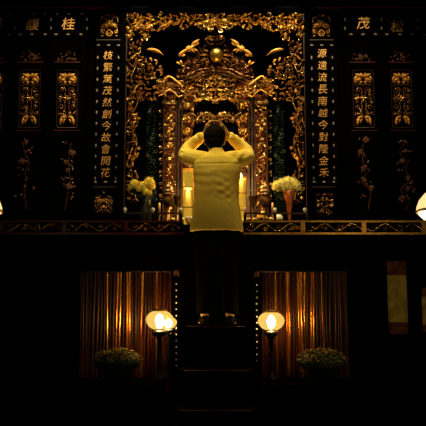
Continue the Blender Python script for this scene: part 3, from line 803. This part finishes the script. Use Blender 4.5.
# pilasters with capitals
for s_ in (-1, 1):
    uc = AX + s_ * 45.6; Yc = 7.10; FF = plane(Yc, 150)
    pil = G(); q = P(uc, 150, Yc); hw = 6.2 * FF.s
    pil.box(q.x - hw, q.x + hw, Yc + 0.01, Yc + 0.09, ZD + 0.002, P(uc, 103, Yc).z)
    p_ = pil.build('pilaster', M['redwood'], shrine)
    g = G()
    for e in (-1, 1): g.box(q.x + e * hw - 0.006, q.x + e * hw + 0.006, Yc - 0.012, Yc + 0.01, ZD + 0.003, P(uc, 104, Yc).z)
    g.build('pilaster_edging', M['brown'], p_)
    g = G(); r2 = random.Random(41)
    fill(g, FF, r2, (uc - 4.6, 106, uc + 4.6, 208), 92, (3, 6.5), (1.5, 2.8), 0.22, 0.14, gap=2.0, d=(0, 2.2))
    for v in (116, 130, 144, 158, 172, 188): g.leaf(FF, uc - 3, v + 4, -0.9, 9, 3.6, 1.8, .9, 1.6, .6)
    g.build('pilaster_carving', M['gilt'], p_)
    g = G()
    for v, hw2 in ((102.4, 7.4), (104.2, 6.6), (100.8, 6.4)):
        a = P(uc, v, Yc); g.box(a.x - hw2 * FF.s, a.x + hw2 * FF.s, Yc - 0.03, Yc + 0.08, a.z - 0.008, a.z + 0.008)
    for k in range(7): g.leaf(FF, uc + (k - 3) * 1.3, 100.5, -PI / 2 + (k - 3) * 0.17, 6.5, 2.4, 1.3, 0, 0.6, 1.0)
    g.scroll(FF, uc - 3.4, 95.5, 0, 2.2, 1.2, .6, 1, 1); g.scroll(FF, uc + 3.4, 95.5, PI, 2.2, 1.2, .6, -1, 1)
    g.build('capital', M['oldgilt'], p_)
    # slender inner posts with joints
    for du, r_ in ((36.8, 1.0), (40.0, .45), (33.9, .45)):
        u = AX + s_ * du; a = P(u, 150, Yc); w_ = r_ * FF.s
        g = G(); g.box(a.x - w_, a.x + w_, Yc + 0.0, Yc + 0.05, ZD + 0.002, P(u, 98, Yc).z)
        g.build('slender_post', M['brown'], shrine)
    g = G()
    for v in (120, 134, 163, 190):
        a = P(AX + s_ * 37, v, Yc); g.box(a.x - 3.6 * FF.s, a.x + 3.6 * FF.s, Yc + 0.005, Yc + 0.04, a.z - 0.006, a.z + 0.006)
    g.build('cross_bars', M['brown'], shrine)
    # pavilion roof over the pilaster
    g = G(); FR = plane(Yc - 0.04, 90)
    A = lambda x: AX + s_ * x
    for p, w0 in (([(A(56), 83), (A(51), 82), (A(47), 77.5), (A(43), 79), (A(38), 83), (A(34), 86)], 1.3), ([(A(57), 97), (A(52), 95), (A(46), 91), (A(41), 93.5), (A(37), 97.5), (A(33), 96.5)], 0.8)):
        g.curve(FR, p, (w0 * .6, w0), 3.2)
    g.build('roof_ridge', M['softgilt'], shrine, True); g = G()
    r2 = random.Random(51)
    fill(g, FR, r2, (AX + min(s_ * 33, s_ * 57), 79, AX + max(s_ * 33, s_ * 57), 94), 62, (2.6, 5.5), (1.2, 2.3), 0.3, 0.12, gap=1.8, d=(0.5, 2.5), keep=lambda u, v: v > 79 + abs(abs(u - AX) - 45) * 0.25 and v < 91 + abs(abs(u - AX) - 46) * 0.35)
    g.build('pavilion_roof', M['oldgilt'], shrine)
    # green-black panel and its outer strip
    u0, u1 = sorted((AX + s_ * 58.5, AX + s_ * 69.5)); Yg = 7.13; a, b = P(u0, 150, Yg), P(u1, 150, Yg)
    G().box(a.x, b.x, Yg, Yg + 0.05, ZD + 0.002, P(u0, 104, Yg).z).build('green_panel', M['green'], shrine)
    g = G(); r2 = random.Random(61); FG = plane(Yg, 150)
    fill(g, FG, r2, (u0 + 1, 108, u1 - 1, 200), 74, (1.6, 3.4), (0.6, 1.2), 0.3, 0.05, gap=2.0, d=(0.1, .3))
    g.build('panel_inlay', M['jade'], shrine)
    g = G(); r2 = random.Random(71)
    u0, u1 = sorted((AX + s_ * 53.5, AX + s_ * 56.5))
    for k in range(8):
        v = 112 + 12 * k; g.scroll(FG, (u0 + u1) / 2, v, 1, 2.0, 1.2, .45, s_, .5); g.leaf(FG, (u0 + u1) / 2 - 1, v + 5, -0.6, 4, 1.6, .8, .6, .4)
    a, b = P(u0 - 1, 150, Yg), P(u1 + 1, 150, Yg)
    g.build('strip_carving', M['oldgilt'], shrine)
    G().box(a.x, b.x, Yg + 0.005, Yg + 0.05, ZD + 0.002, P(u0, 104, Yg).z).build('strip_board', M['black'], shrine)
# inner recess: dark box with a gilded back behind the man
G().box(P(AX - 60, 100, 8.3).x, P(AX + 60, 100, 8.3).x, 8.30, 8.36, ZD + 0.002, P(AX, 60, 8.3).z).build('niche_back', M['black'], shrine)

# ------------------------------------------------------------------ things on the deck
def mum_head(name, c, r, seed, m, parent, spike=1.0):
    rng = random.Random(seed); g = G(); g.ell(c, r * 0.82, 14, 9); n = 90
    for i in range(n):
        z = 1 - 1.75 * (i + .5) / n; a = i * 2.39996; q = math.sqrt(max(0, 1 - z * z))
        d = Vector((q * math.cos(a), q * math.sin(a), z)); d = Vector((d.x, -d.z * .5 + d.y * .85, d.z * .85 + d.y * .5)).normalized()
        t = d.cross(Vector((.3, .2, 1))).normalized(); b = d.cross(t)
        R = r * spike * rng.uniform(1.0, 1.3); w_ = r * 0.16
        p0 = Vector(c) + d * r * .6; p1 = Vector(c) + d * R * .88 + Vector((0, 0, -.0)); p2 = Vector(c) + d * R + b * r * .12
        g.add([p0, p1 + t * w_, p1 - t * w_, p2, p1 + d * w_ * .3 + b * w_ * .8], [(0, 1, 4), (0, 4, 2), (1, 3, 4), (4, 3, 2), (0, 2, 1), (1, 2, 3)])
    return g.build(name, m, parent)


# left vase with yellow chrysanthemums
Yv = 6.45; c = P(146, 205, Yv)
v1 = thing('flower_vase', 'dark glazed vase holding the yellow chrysanthemums left of the man', 'vase', (c.x, Yv, ZD))
hv = P(146, 197, Yv).z - ZD
G().lathe((c.x, Yv, ZD), [(0.05, 0), (0.055, 0.01), (0.075, hv * .45), (0.045, hv * .8), (0.055, hv), (0.045, hv), (0.035, hv * .8)], 24).build('vase_body', M['darkvase'], v1, True)
bq = thing('chrysanthemum_bouquet', 'bouquet of round yellow chrysanthemums in the dark vase left of the man', 'flowers', (c.x, Yv, ZD + hv * .9))
heads = [(134.5, 184.0, 5.2), (142.5, 186.0, 5.2), (149.3, 182.3, 5.8), (145.5, 191.5, 4.2), (149.5, 193.0, 3.2), (152, 186.5, 4.0), (139, 188.5, 3.6), (131, 187, 3.0)]
for i, (u, v, r) in enumerate(heads):
    p = P(u, v, Yv - 0.03 + 0.012 * (i % 3)); mum_head('chrysanthemum', p, r * S(Yv), i, M['petal'], bq, 0.86)
g = G()
for u, v, r in heads: g.tube([P(u, v, Yv), P(147, 196, Yv), (c.x, Yv, ZD + hv * .75)], 0.004, 5)
for k in range(16):
    u, v = random.Random(k).uniform(131, 154), random.Random(k + 50).uniform(188, 197); g.leaf(plane(Yv + .02), u, v, k * 1.3, 5, 2.4, .6)
g.build('stems_and_leaves', M['stemgreen'], bq)

# right trumpet vase with cream chrysanthemums
c = P(289.5, 213, 6.45); Yv = 6.45; hv = P(289.5, 191, Yv).z - ZD; s1 = S(Yv)
v2 = thing('trumpet_vase', 'red-brown trumpet vase holding cream flowers right of the man', 'vase', (c.x, Yv, ZD))
G().lathe((c.x, Yv, ZD), [(3.4 * s1, 0), (3.2 * s1, .01), (1.3 * s1, .03), (1.5 * s1, .06), (2.6 * s1, hv * .45), (4.2 * s1, hv * .75), (7.0 * s1, hv), (6.4 * s1, hv), (3.4 * s1, hv * .72)], 28).build('vase_body', M['terracotta'], v2, True)
bq = thing('chrysanthemum_bouquet', 'wide bouquet of cream chrysanthemums in the red-brown trumpet vase', 'flowers', (c.x, Yv, ZD + hv * .9))
heads = [(277, 185.5, 4.5), (282, 183.5, 4.8), (287, 182, 5.0), (292.5, 182.8, 5.0), (296.5, 185.5, 4.4), (285, 187, 4.5), (291, 187, 4.4), (279.5, 188.5, 3.4), (298.5, 188, 3.0), (275, 187.5, 3)]
for i, (u, v, r) in enumerate(heads):
    p = P(u, v, Yv - 0.05 + 0.02 * (i % 4)); mum_head('chrysanthemum', p, r * S(Yv), 20 + i, M['palepetal'], bq)
g = G()
for u, v, r in heads: g.tube([P(u, v, Yv), (c.x, Yv, ZD + hv * .85), (c.x, Yv, ZD + hv * .6)], 0.003, 5)
for k in range(16):
    u, v = random.Random(k).uniform(274, 282), random.Random(k + 50).uniform(184, 193); g.leaf(plane(Yv + .03), u, v, k * 1.3, 4.5, 2.2, .6)
g.build('stems_and_leaves', M['stemgreen'], bq)


# amber glass lanterns beside the man
def lantern(u0, u1, v0, lab, flame):
    Y = 6.62; uc = (u0 + u1) / 2; a = P(uc, 200, Y); hw = (u1 - u0) / 2 * S(Y); z1 = P(uc, v0, Y).z; zb = ZD
    t = thing('candle_lantern', lab, 'lantern', (a.x, Y, ZD), 'amber lanterns on the altar')
    g = G()
    for sx in (-1, 1):
        for sy in (-1, 1): g.box(a.x + sx * hw - .005, a.x + sx * hw + .005, Y + sy * hw - .005, Y + sy * hw + .005, zb, z1)
    for z in (zb + .012, zb + (z1 - zb) * .33, zb + (z1 - zb) * .68, z1):
        for sx in (-1, 1):
            g.box(a.x + sx * hw - .005, a.x + sx * hw + .005, Y - hw, Y + hw, z - .006, z + .006); g.box(a.x - hw, a.x + hw, Y + sx * hw - .005, Y + sx * hw + .005, z - .006, z + .006)
    g.build('lantern_frame', M['brass'], t)
    G().box(a.x - hw - .01, a.x + hw + .01, Y - hw - .01, Y + hw + .01, zb, zb + .012).build('lantern_base', M['bronze'], t)
    g = G(); h2 = hw * .86; zz = z1 - .01
    g.add([(a.x - h2, Y - h2, zb + .013), (a.x + h2, Y - h2, zb + .013), (a.x + h2, Y + h2, zb + .013), (a.x - h2, Y + h2, zb + .013), (a.x - h2, Y - h2, zz), (a.x + h2, Y - h2, zz), (a.x + h2, Y + h2, zz), (a.x - h2, Y + h2, zz)],
          [(0, 1, 5, 4), (1, 2, 6, 5), (2, 3, 7, 6), (3, 0, 4, 7)])
    g.build('glass', M['lantern'], t)
    zc = z1 + 0.006 if flame else zb + (z1 - zb) * .62
    G().lathe((a.x, Y, zb + .012), [(hw * .45, 0), (hw * .45, zc - zb - .012), (0.004, zc - zb - .006)], 14).build('candle', M['wax'], t, True)
    G().lathe((a.x, Y, zc), [(0.003, 0), (0.011, .012), (0.009, .024), (0.002, .048)], 10).build('flame', M['flame'], t, True)
    point('candle_light', (0, 0, zc - ZD + .06), 18, 0.03, (1.0, 0.66, 0.2), t)


lantern(183.2, 193.0, 170, "amber glass candle lantern at the man's left elbow side", False)
lantern(236.5, 246.0, 178.5, "amber glass candle lantern at the man's right side with its flame showing", True)


def lathe_thing(nm, lab, cat, u, Y, parts, group=None):
    c = P(u, 200, Y); t = thing(nm, lab, cat, (c.x, Y, ZD), group)
    for pn, prof, m in parts: G().lathe((c.x, Y, ZD), [(r * S(Y), z) for r, z in prof], 20).build(pn, M[m], t, True)
    return t


def zz(v, Y): return P(213, v, Y).z - ZD


for u, lab in ((168.0, 'tiered bronze incense urn with lid left of the man, beside the yellow bouquet'), (265.5, 'tiered bronze incense urn with lid right of the man, beside the cream bouquet')):
    Y = 6.55
    lathe_thing('incense_urn', lab, 'urn', u, Y, [
        ('foot', [(5, 0), (4.6, .012), (2.6, .03), (2.2, zz(207, Y))], 'bronze'),
        ('urn_body', [(2.2, zz(207, Y)), (5.6, zz(203, Y)), (6.0, zz(199, Y)), (4.4, zz(196, Y)), (6.2, zz(195, Y)), (6.2, zz(193.8, Y))], 'bronze'),
        ('lid', [(6.0, zz(193.6, Y)), (5.4, zz(190.5, Y)), (4.0, zz(189.6, Y)), (4.8, zz(188.6, Y)), (3.4, zz(185.5, Y)), (1.2, zz(184.6, Y)), (1.4, zz(183.2, Y)), (.4, zz(182, Y))], 'bronze')], 'incense urns on the altar')
for u, lab in ((177.5, 'dark bronze goblet left of the man, between urn and lantern'), (253.0, 'dark bronze goblet right of the man, between lantern and urn')):
    Y = 6.50
    lathe_thing('offering_goblet', lab, 'goblet', u, Y, [
        ('stem', [(3.2, 0), (3, .01), (1.2, .025), (1.1, zz(206, Y))], 'bronze'),
        ('cup', [(1.1, zz(206, Y)), (3.4, zz(203, Y)), (4.6, zz(197, Y)), (5.0, zz(196.3, Y)), (4.5, zz(196.3, Y)), (3.0, zz(202, Y))], 'bronze')], 'goblets on the altar')
c = P(278.3, 208, 6.40)
lathe_thing('porcelain_jar', 'small round white jar shining in front of the red-brown vase', 'jar', 278.3, 6.38, [
    ('jar_body', [(2.2, 0), (3.0, .012), (4.2, .034), (4.5, .05), (4.0, .07), (2.6, .086)], 'porcelain'), ('jar_lid', [(2.8, .086), (1.8, .094), (.6, .102), (.3, .106)], 'porcelain')])
lathe_thing('offering_bowl', "white porcelain bowl on the deck at the man's left side", 'bowl', 189.5, 6.46, [
    ('bowl_body', [(2.2, 0), (2.4, .012), (4.4, .05), (5.0, .075), (4.6, .075), (3.0, .03)], 'porcelain')])
lathe_thing('offering_bowl', "white porcelain bowl on the deck at the man's right side", 'bowl', 246.0, 6.46, [
    ('bowl_body', [(1.8, 0), (2.0, .012), (3.4, .04), (3.8, .06), (3.4, .06), (2.4, .03)], 'porcelain')])
Y = 6.42
lathe_thing('brass_censer', 'small brass censer on three tiers before the right-hand urn', 'censer', 262.0, Y, [
    ('censer_body', [(3.4, 0), (3.0, .015), (5.5, .05), (5.8, .07), (4.4, .085), (5.0, .092)], 'brass'), ('censer_lid', [(4.8, .092), (3, .115), (1, .122), (1.2, .132), (.3, .14)], 'brass')])
lathe_thing('brass_cup', 'small brass cup beside the white jar and the censer', 'cup', 271.0, 6.40, [
    ('cup_body', [(1.6, 0), (1.4, .012), (2.6, .04), (2.8, .06), (2.3, .06), (1.4, .02)], 'brass')])

for u, Y, lab in ((172.5, 6.36, 'tiny brass cup behind the left rail, the one nearer the bouquet'), (182.0, 6.36, 'tiny brass cup behind the left rail, the one nearer the man'),
                  (249.5, 6.36, 'tiny brass cup behind the right rail, close to the man'), (255.5, 6.36, 'tiny brass cup behind the right rail, between goblet and censer')):
    lathe_thing('brass_cup', lab, 'cup', u, Y, [('cup_body', [(1.7, 0), (1.3, .01), (2.4, .034), (2.6, .052), (2.2, .052), (1.2, .02)], 'brass')], 'tiny brass cups behind the rails')
for u, lab in ((159.5, 'dark bronze candlestick with an unlit amber candle left of the urn'), (272.5, 'dark bronze candlestick with an unlit amber candle right of the urn')):
    Y = 6.7
    lathe_thing('candlestick', lab, 'candlestick', u, Y, [('stand', [(3.0, 0), (2.8, .012), (.8, .03), (1.1, .07), (.7, .1), (2.2, .13), (2.3, .14), (.9, .142)], 'brass'), ('candle', [(.95, .142), (.95, .24), (.3, .245)], 'dullwax')], 'candlesticks on the altar')

# ------------------------------------------------------------------ pendant lamps at both edges
def pendant(u, v, lab, power):
    Y = 4.5; c = P(u, v, Y); r = 27 * S(Y, v)
    t = thing('pendant_lamp', lab, 'lamp', (c.x, Y, c.z), 'pendant lamps before the altar')
    G().lathe((c.x, Y, c.z), [(r, 0), (r * .98, r * .16), (r * .88, r * .42), (r * .68, r * .66), (r * .4, r * .86), (r * .15, r * .93)], 32, False).build('shade', M['shade'], t, True)
    G().lathe((c.x, Y, c.z), [(r * 1.0, -.008), (r * 1.02, -.004), (r * 1.02, .008), (r * .98, .008), (r * .98, -.008)], 32, False).build('rim', M['brass'], t, True)
    G().lathe((c.x, Y, c.z), [(r * .92, 0), (r * .90, -r * .12), (r * .74, -r * .28), (r * .4, -r * .38), (.004, -r * .4)], 32).build('bowl', M['bowl'], t, True)
    G().lathe((c.x, Y, c.z), [(r * .16, r * .90), (r * .18, r * 1.0), (r * .08, r * 1.15), (.01, r * 1.2)], 16).build('cap', M['brass'], t, True)
    G().tube([(c.x, Y, c.z + r * 1.18), (c.x, Y, 5.2)], 0.006, 8).build('hanging_rod', M['iron'], t)
    point('pendant_light', (0, 0, -r * .6), power, 0.08, (1.0, 0.76, 0.34), t)


pendant(444, 211, 'lit glass pendant lamp half cut by the right edge of the picture', 17)
pendant(-25.6, 211, 'lit glass pendant lamp almost wholly beyond the left edge of the picture', 2.5)


# ------------------------------------------------------------------ the man
def remeshed(g, name, m, parent, voxel, smooth=4, fold=None):
    o = g.build(name, m, parent, True)
    r = o.modifiers.new('r', 'REMESH'); r.mode = 'VOXEL'; r.voxel_size = voxel; r.use_smooth_shade = True
    s_ = o.modifiers.new('s', 'SMOOTH'); s_.iterations = smooth; s_.factor = 0.5
    dg = bpy.context.evaluated_depsgraph_get(); dg.update()
    me = bpy.data.meshes.new_from_object(o.evaluated_get(dg)); o.modifiers.clear()
    old = o.data; o.data = me; bpy.data.meshes.remove(old); me.name = name
    if fold:
        ns = [q.normal.copy() for q in me.vertices]
        for q, nn in zip(me.vertices, ns): q.co += nn * fold(q.co)
        me.update()
    me.polygons.foreach_set('use_smooth', [True] * len(me.polygons))
    return o


Ym = 6.0; MX = 216.6
base = P(MX, 322, Ym); base.z = ZS
man = thing('person', 'man in a loose pale yellow shirt and black trousers seen from behind, hands at forehead', 'person', base)
sm = S(Ym, 180)
px = lambda u: P(u, 180, Ym).x
pz = lambda v: P(MX, v, Ym).z


def chain(g, pts, rad, n=14):                # tapered limb with rounded ends
    q = catmull([tuple(p) + (r,) for p, r in zip(pts, rad)], 6)
    g.tube([p[:3] for p in q], [p[3] for p in q], n)
    g.ell(pts[0], rad[0] * .99, 14, 9); g.ell(pts[-1], rad[-1] * .99, 14, 9)


def torso(g, rings, n=36):
    vs_, fs = [], []
    for v, ul, ur, dp, cy, e in rings:
        xl, xr, z = px(ul), px(ur), pz(v); cx, hw = (xl + xr) / 2, (xr - xl) / 2
        for k in range(n):
            q = 2 * PI * k / n; cc, ss = math.cos(q), math.sin(q)
            vs_.append((cx + hw * math.copysign(abs(cc) ** e, cc), Ym + cy + dp * math.copysign(abs(ss) ** e, ss), z))
    for i in range(len(rings) - 1):
        for k in range(n):
            k2 = (k + 1) % n; fs.append((i * n + k, (i + 1) * n + k, (i + 1) * n + k2, i * n + k2))
    fs.append(tuple(range(n))); m = (len(rings) - 1) * n; fs.append(tuple(m + k for k in range(n - 1, -1, -1)))
    g.add(vs_, fs)


def V3(u, v, Y): p = P(u, v, Y); return (p.x, p.y, p.z)


ARMS = {-1: [V3(199, 160, 6.02), V3(184.5, 155.5, 6.22), V3(190, 146.5, 6.25), V3(205.5, 133.5, 6.17)],
        1: [V3(234, 160, 6.02), V3(248.5, 157.0, 6.22), V3(243, 148, 6.25), V3(227.5, 134.5, 6.17)]}
HEADC = Vector(P(214.6, 138.8, 6.03))

# body: head with face, neck, arms, hands, legs and feet in one skin
g = G()
g.ell(HEADC + Vector((0, .0, .012)), (.080, .097, .100), 24, 16)
g.ell(HEADC + Vector((0, .045, -.045)), (.062, .062, .075), 20, 12)        # jaw
g.ell(HEADC + Vector((0, .108, -.03)), (.014, .022, .022), 10, 8)          # nose
g.ell(HEADC + Vector((0, .098, -.07)), (.024, .012, .009), 10, 6)          # mouth
for s_ in (-1, 1):
    g.ell(HEADC + Vector((s_ * .032, .088, -.004)), (.014, .010, .008), 10, 6)     # eyes
    g.ell(HEADC + Vector((s_ * .084, .005, -.025)), (.012, .022, .034), 12, 8)     # ears
nb = V3(216.4, 157, 6.0)
chain(g, [HEADC + Vector((0, -.012, -.06)), Vector(V3(215.8, 150, 6.01)), Vector(nb)], [.056, .054, .062])
chain(g, [Vector(nb), Vector(V3(MX, 185, 6.0)), Vector(V3(MX, 228, 6.0))], [.07, .09, .095])
for s_ in (-1, 1):
    A = [Vector(a) for a in ARMS[s_]]
    chain(g, [Vector(nb), A[0]], [.06, .06]); chain(g, [A[0], A[1]], [.052, .042]); chain(g, [A[1], A[2], A[3]], [.042, .040, .027])
    # palm laid on the forehead, fingers meeting over the crown
    wr = A[3]; kn = HEADC + Vector((s_ * .062, .066, .136))
    chain(g, [wr, (wr + kn) / 2 + Vector((0, .012, .004)), kn], [.025, .026, .024], 10)
    chain(g, [wr + Vector((0, .0, -.012)), kn + Vector((0, .004, -.026))], [.022, .022], 10)
    for f, (dz, L, rr) in enumerate(((.018, .058, .0092), (.006, .066, .0095), (-.008, .062, .0092), (-.022, .048, .0082))):
        b0 = kn + Vector((0, -.012 + .008 * f, dz)); b1 = b0 + Vector((-s_ * L * .5, -.012, .016 - .003 * f)); b2 = b1 + Vector((-s_ * L * .5, -.016, .002 - .004 * f))
        chain(g, [b0, b1, b2], [rr * 1.08, rr, rr * .85], 8)
    chain(g, [wr + Vector((0, .02, -.012)), wr + Vector((-s_ * .02, .03, -.045)), wr + Vector((-s_ * .035, .025, -.068))], [.014, .011, .009], 8)
FOOT = {-1: P(205, 318, 6.0), 1: P(230, 318, 6.0)}
for s_ in (-1, 1):
    f = FOOT[s_]; f = Vector((f.x, 5.98, ZS))
    hip = Vector(V3(MX + s_ * 10, 232, 6.0)); kne = Vector(V3(MX + s_ * 12, 275, 6.02)); ank = f + Vector((0, 0, .075))
    chain(g, [hip, kne, ank], [.085, .056, .036])
    chain(g, [f + Vector((0, -.02, .036)), f + Vector((s_ * .008, .08, .042)), f + Vector((s_ * .018, .17, .024))], [.034, .036, .023])
    chain(g, [f + Vector((0, -.022, .035)), ank], [.033, .034])
    for k in range(5):
        chain(g, [f + Vector((s_ * (.018 + (k - 2) * .015), .165, .018)), f + Vector((s_ * (.02 + (k - 2) * .017), .205 - .006 * k, .013))], [.012, .010 - .0006 * k], 8)
remeshed(g, 'body', M['skin'], man, 0.0055, 3)

g = G()                                                                    # hair
g.ell(HEADC + Vector((0, -.012, .022)), (.099, .104, .100), 26, 16)
g.ell(HEADC + Vector((0, -.030, -.028)), (.088, .080, .084), 22, 12)
g.ell(HEADC + Vector((.0, -.045, -.075)), (.054, .036, .036), 16, 10)
rng = random.Random(91)
for i in range(46):
    a = rng.uniform(0, 2 * PI); e = rng.uniform(.1, 1.4)
    d = Vector((math.cos(e) * math.cos(a), math.cos(e) * math.sin(a), math.sin(e)))
    if d.y > .75: continue
    p = HEADC + Vector((0, -.012, .022)) + Vector((d.x * .090, d.y * .1, d.z * .102))
    chain(g, [p - d * .01, p + d * .006 + Vector((rng.uniform(-.02, .02), rng.uniform(-.015, .015), .0))], [.009, .004], 6)
remeshed(g, 'hair', M['hair'], man, 0.0055, 2, lambda p: .003 * noise.noise(Vector((p.x * 70, p.y * 40, p.z * 25))))

g = G()                                                                    # shirt
torso(g, [(151.0, 209.5, 223.5, .062, .0, 1), (155, 205, 228, .078, .0, .95), (158.5, 197, 236.5, .096, .0, .85), (164, 194, 240.5, .112, .0, .8), (172, 193.3, 241, .122, .0, .8),
          (185, 194, 239.3, .122, .005, .82), (200, 193.8, 238.8, .118, .01, .85), (215, 192.4, 240.8, .126, .005, .85), (226, 190.6, 243, .132, .0, .85), (231.5, 190.2, 243.4, .133, .0, .85)])
for s_ in (-1, 1):
    A = [Vector(a) for a in ARMS[s_]]
    chain(g, [A[0] + Vector((-s_ * .04, 0, -.01)), (A[0] + A[1]) / 2, A[1] + Vector((0, 0, 0))], [.088, .078, .062])
    chain(g, [A[1], A[2], A[3] + (A[2] - A[3]) * .22], [.062, .060, .044])
    d = (A[3] - A[2]).normalized(); e = A[3] + (A[2] - A[3]) * .20
    g.tube([e - d * .03, e + d * .012], [.045, .043], 18)
g.lathe((P(216.2, 151, 6.0).x, 6.0, pz(153)), [(.066, -.02), (.064, .035), (.056, .036), (.055, -.02)], 24)


def fold(p):
    q = p + base; z = q.z - pz(200); x = q.x - px(MX)
    if abs(x) < .30 and q.y < 6.15:
        warp = noise.noise(Vector((x * 4, z * 3, 1))) * .09
        f1 = math.sin((z + warp) * 85 + abs(x) * 14) * max(0, noise.noise(Vector((x * 3.3, z * 3.5, 7))) - .05)
        f2 = math.sin((x * .7 + z + warp) * 95) * max(0, noise.noise(Vector((x * 5, z * 4, 3))) - .1)
        f3 = math.sin((x * .8 - z + warp) * 80) * max(0, noise.noise(Vector((x * 5, z * 4, 13))) - .1)
        seam = -.004 * math.exp(-((q.z - pz(166) - .25 * x * x) / .006) ** 2)
        return .006 * f1 + .006 * f2 + .006 * f3 + seam + .004 * noise.noise(q * 9)
    return .009 * math.sin((x * 1.2 + q.z * .4 + q.y + noise.noise(q * 7) * .06) * 75) * max(0, noise.noise(q * 6) + .25) + .004 * noise.noise(q * 14)


remeshed(g, 'shirt', M['shirt'], man, 0.0075, 4, fold)


for s_ in (-1, 1):
    f = FOOT[s_]; f = Vector((f.x, 5.98, ZS)); g = G()
    chain(g, [f + Vector((0, -.022, .045)), f + Vector((s_ * .008, .08, .047)), f + Vector((s_ * .019, .18, .043)), f + Vector((s_ * .02, .205, .032))], [.042, .044, .040, .026], 16)
    g.box(f.x - .035, f.x + .035, f.y - .055, f.y + .02, f.z + .004, f.z + .025)
    remeshed(g, 'shoe', M['hair'], man, 0.006, 3)

g = G()                                                                    # trousers
torso(g, [(222, 193.5, 240, .118, .0, .85), (234, 193, 240.5, .122, .0, .85), (244, 193, 240.5, .118, .0, .85), (250, 194, 240, .11, .0, .85)])
for s_ in (-1, 1):
    f = FOOT[s_]
    pts = [Vector(V3(MX + s_ * 10.5, 240, 6.0)), Vector(V3(MX + s_ * 11.5, 275, 6.01)), Vector((f.x, 6.0, pz(308))), Vector((f.x, 6.0, pz(313)))]
    q = catmull([tuple(p) + (r,) for p, r in zip(pts, [.108, .086, .076, .078])], 6)
    g.tube([p[:3] for p in q], [p[3] for p in q], 20)
remeshed(g, 'trousers', M['trousers'], man, 0.010, 4, lambda p: .004 * math.sin(p.z * 45 + p.x * 20) * noise.noise(p * 5))
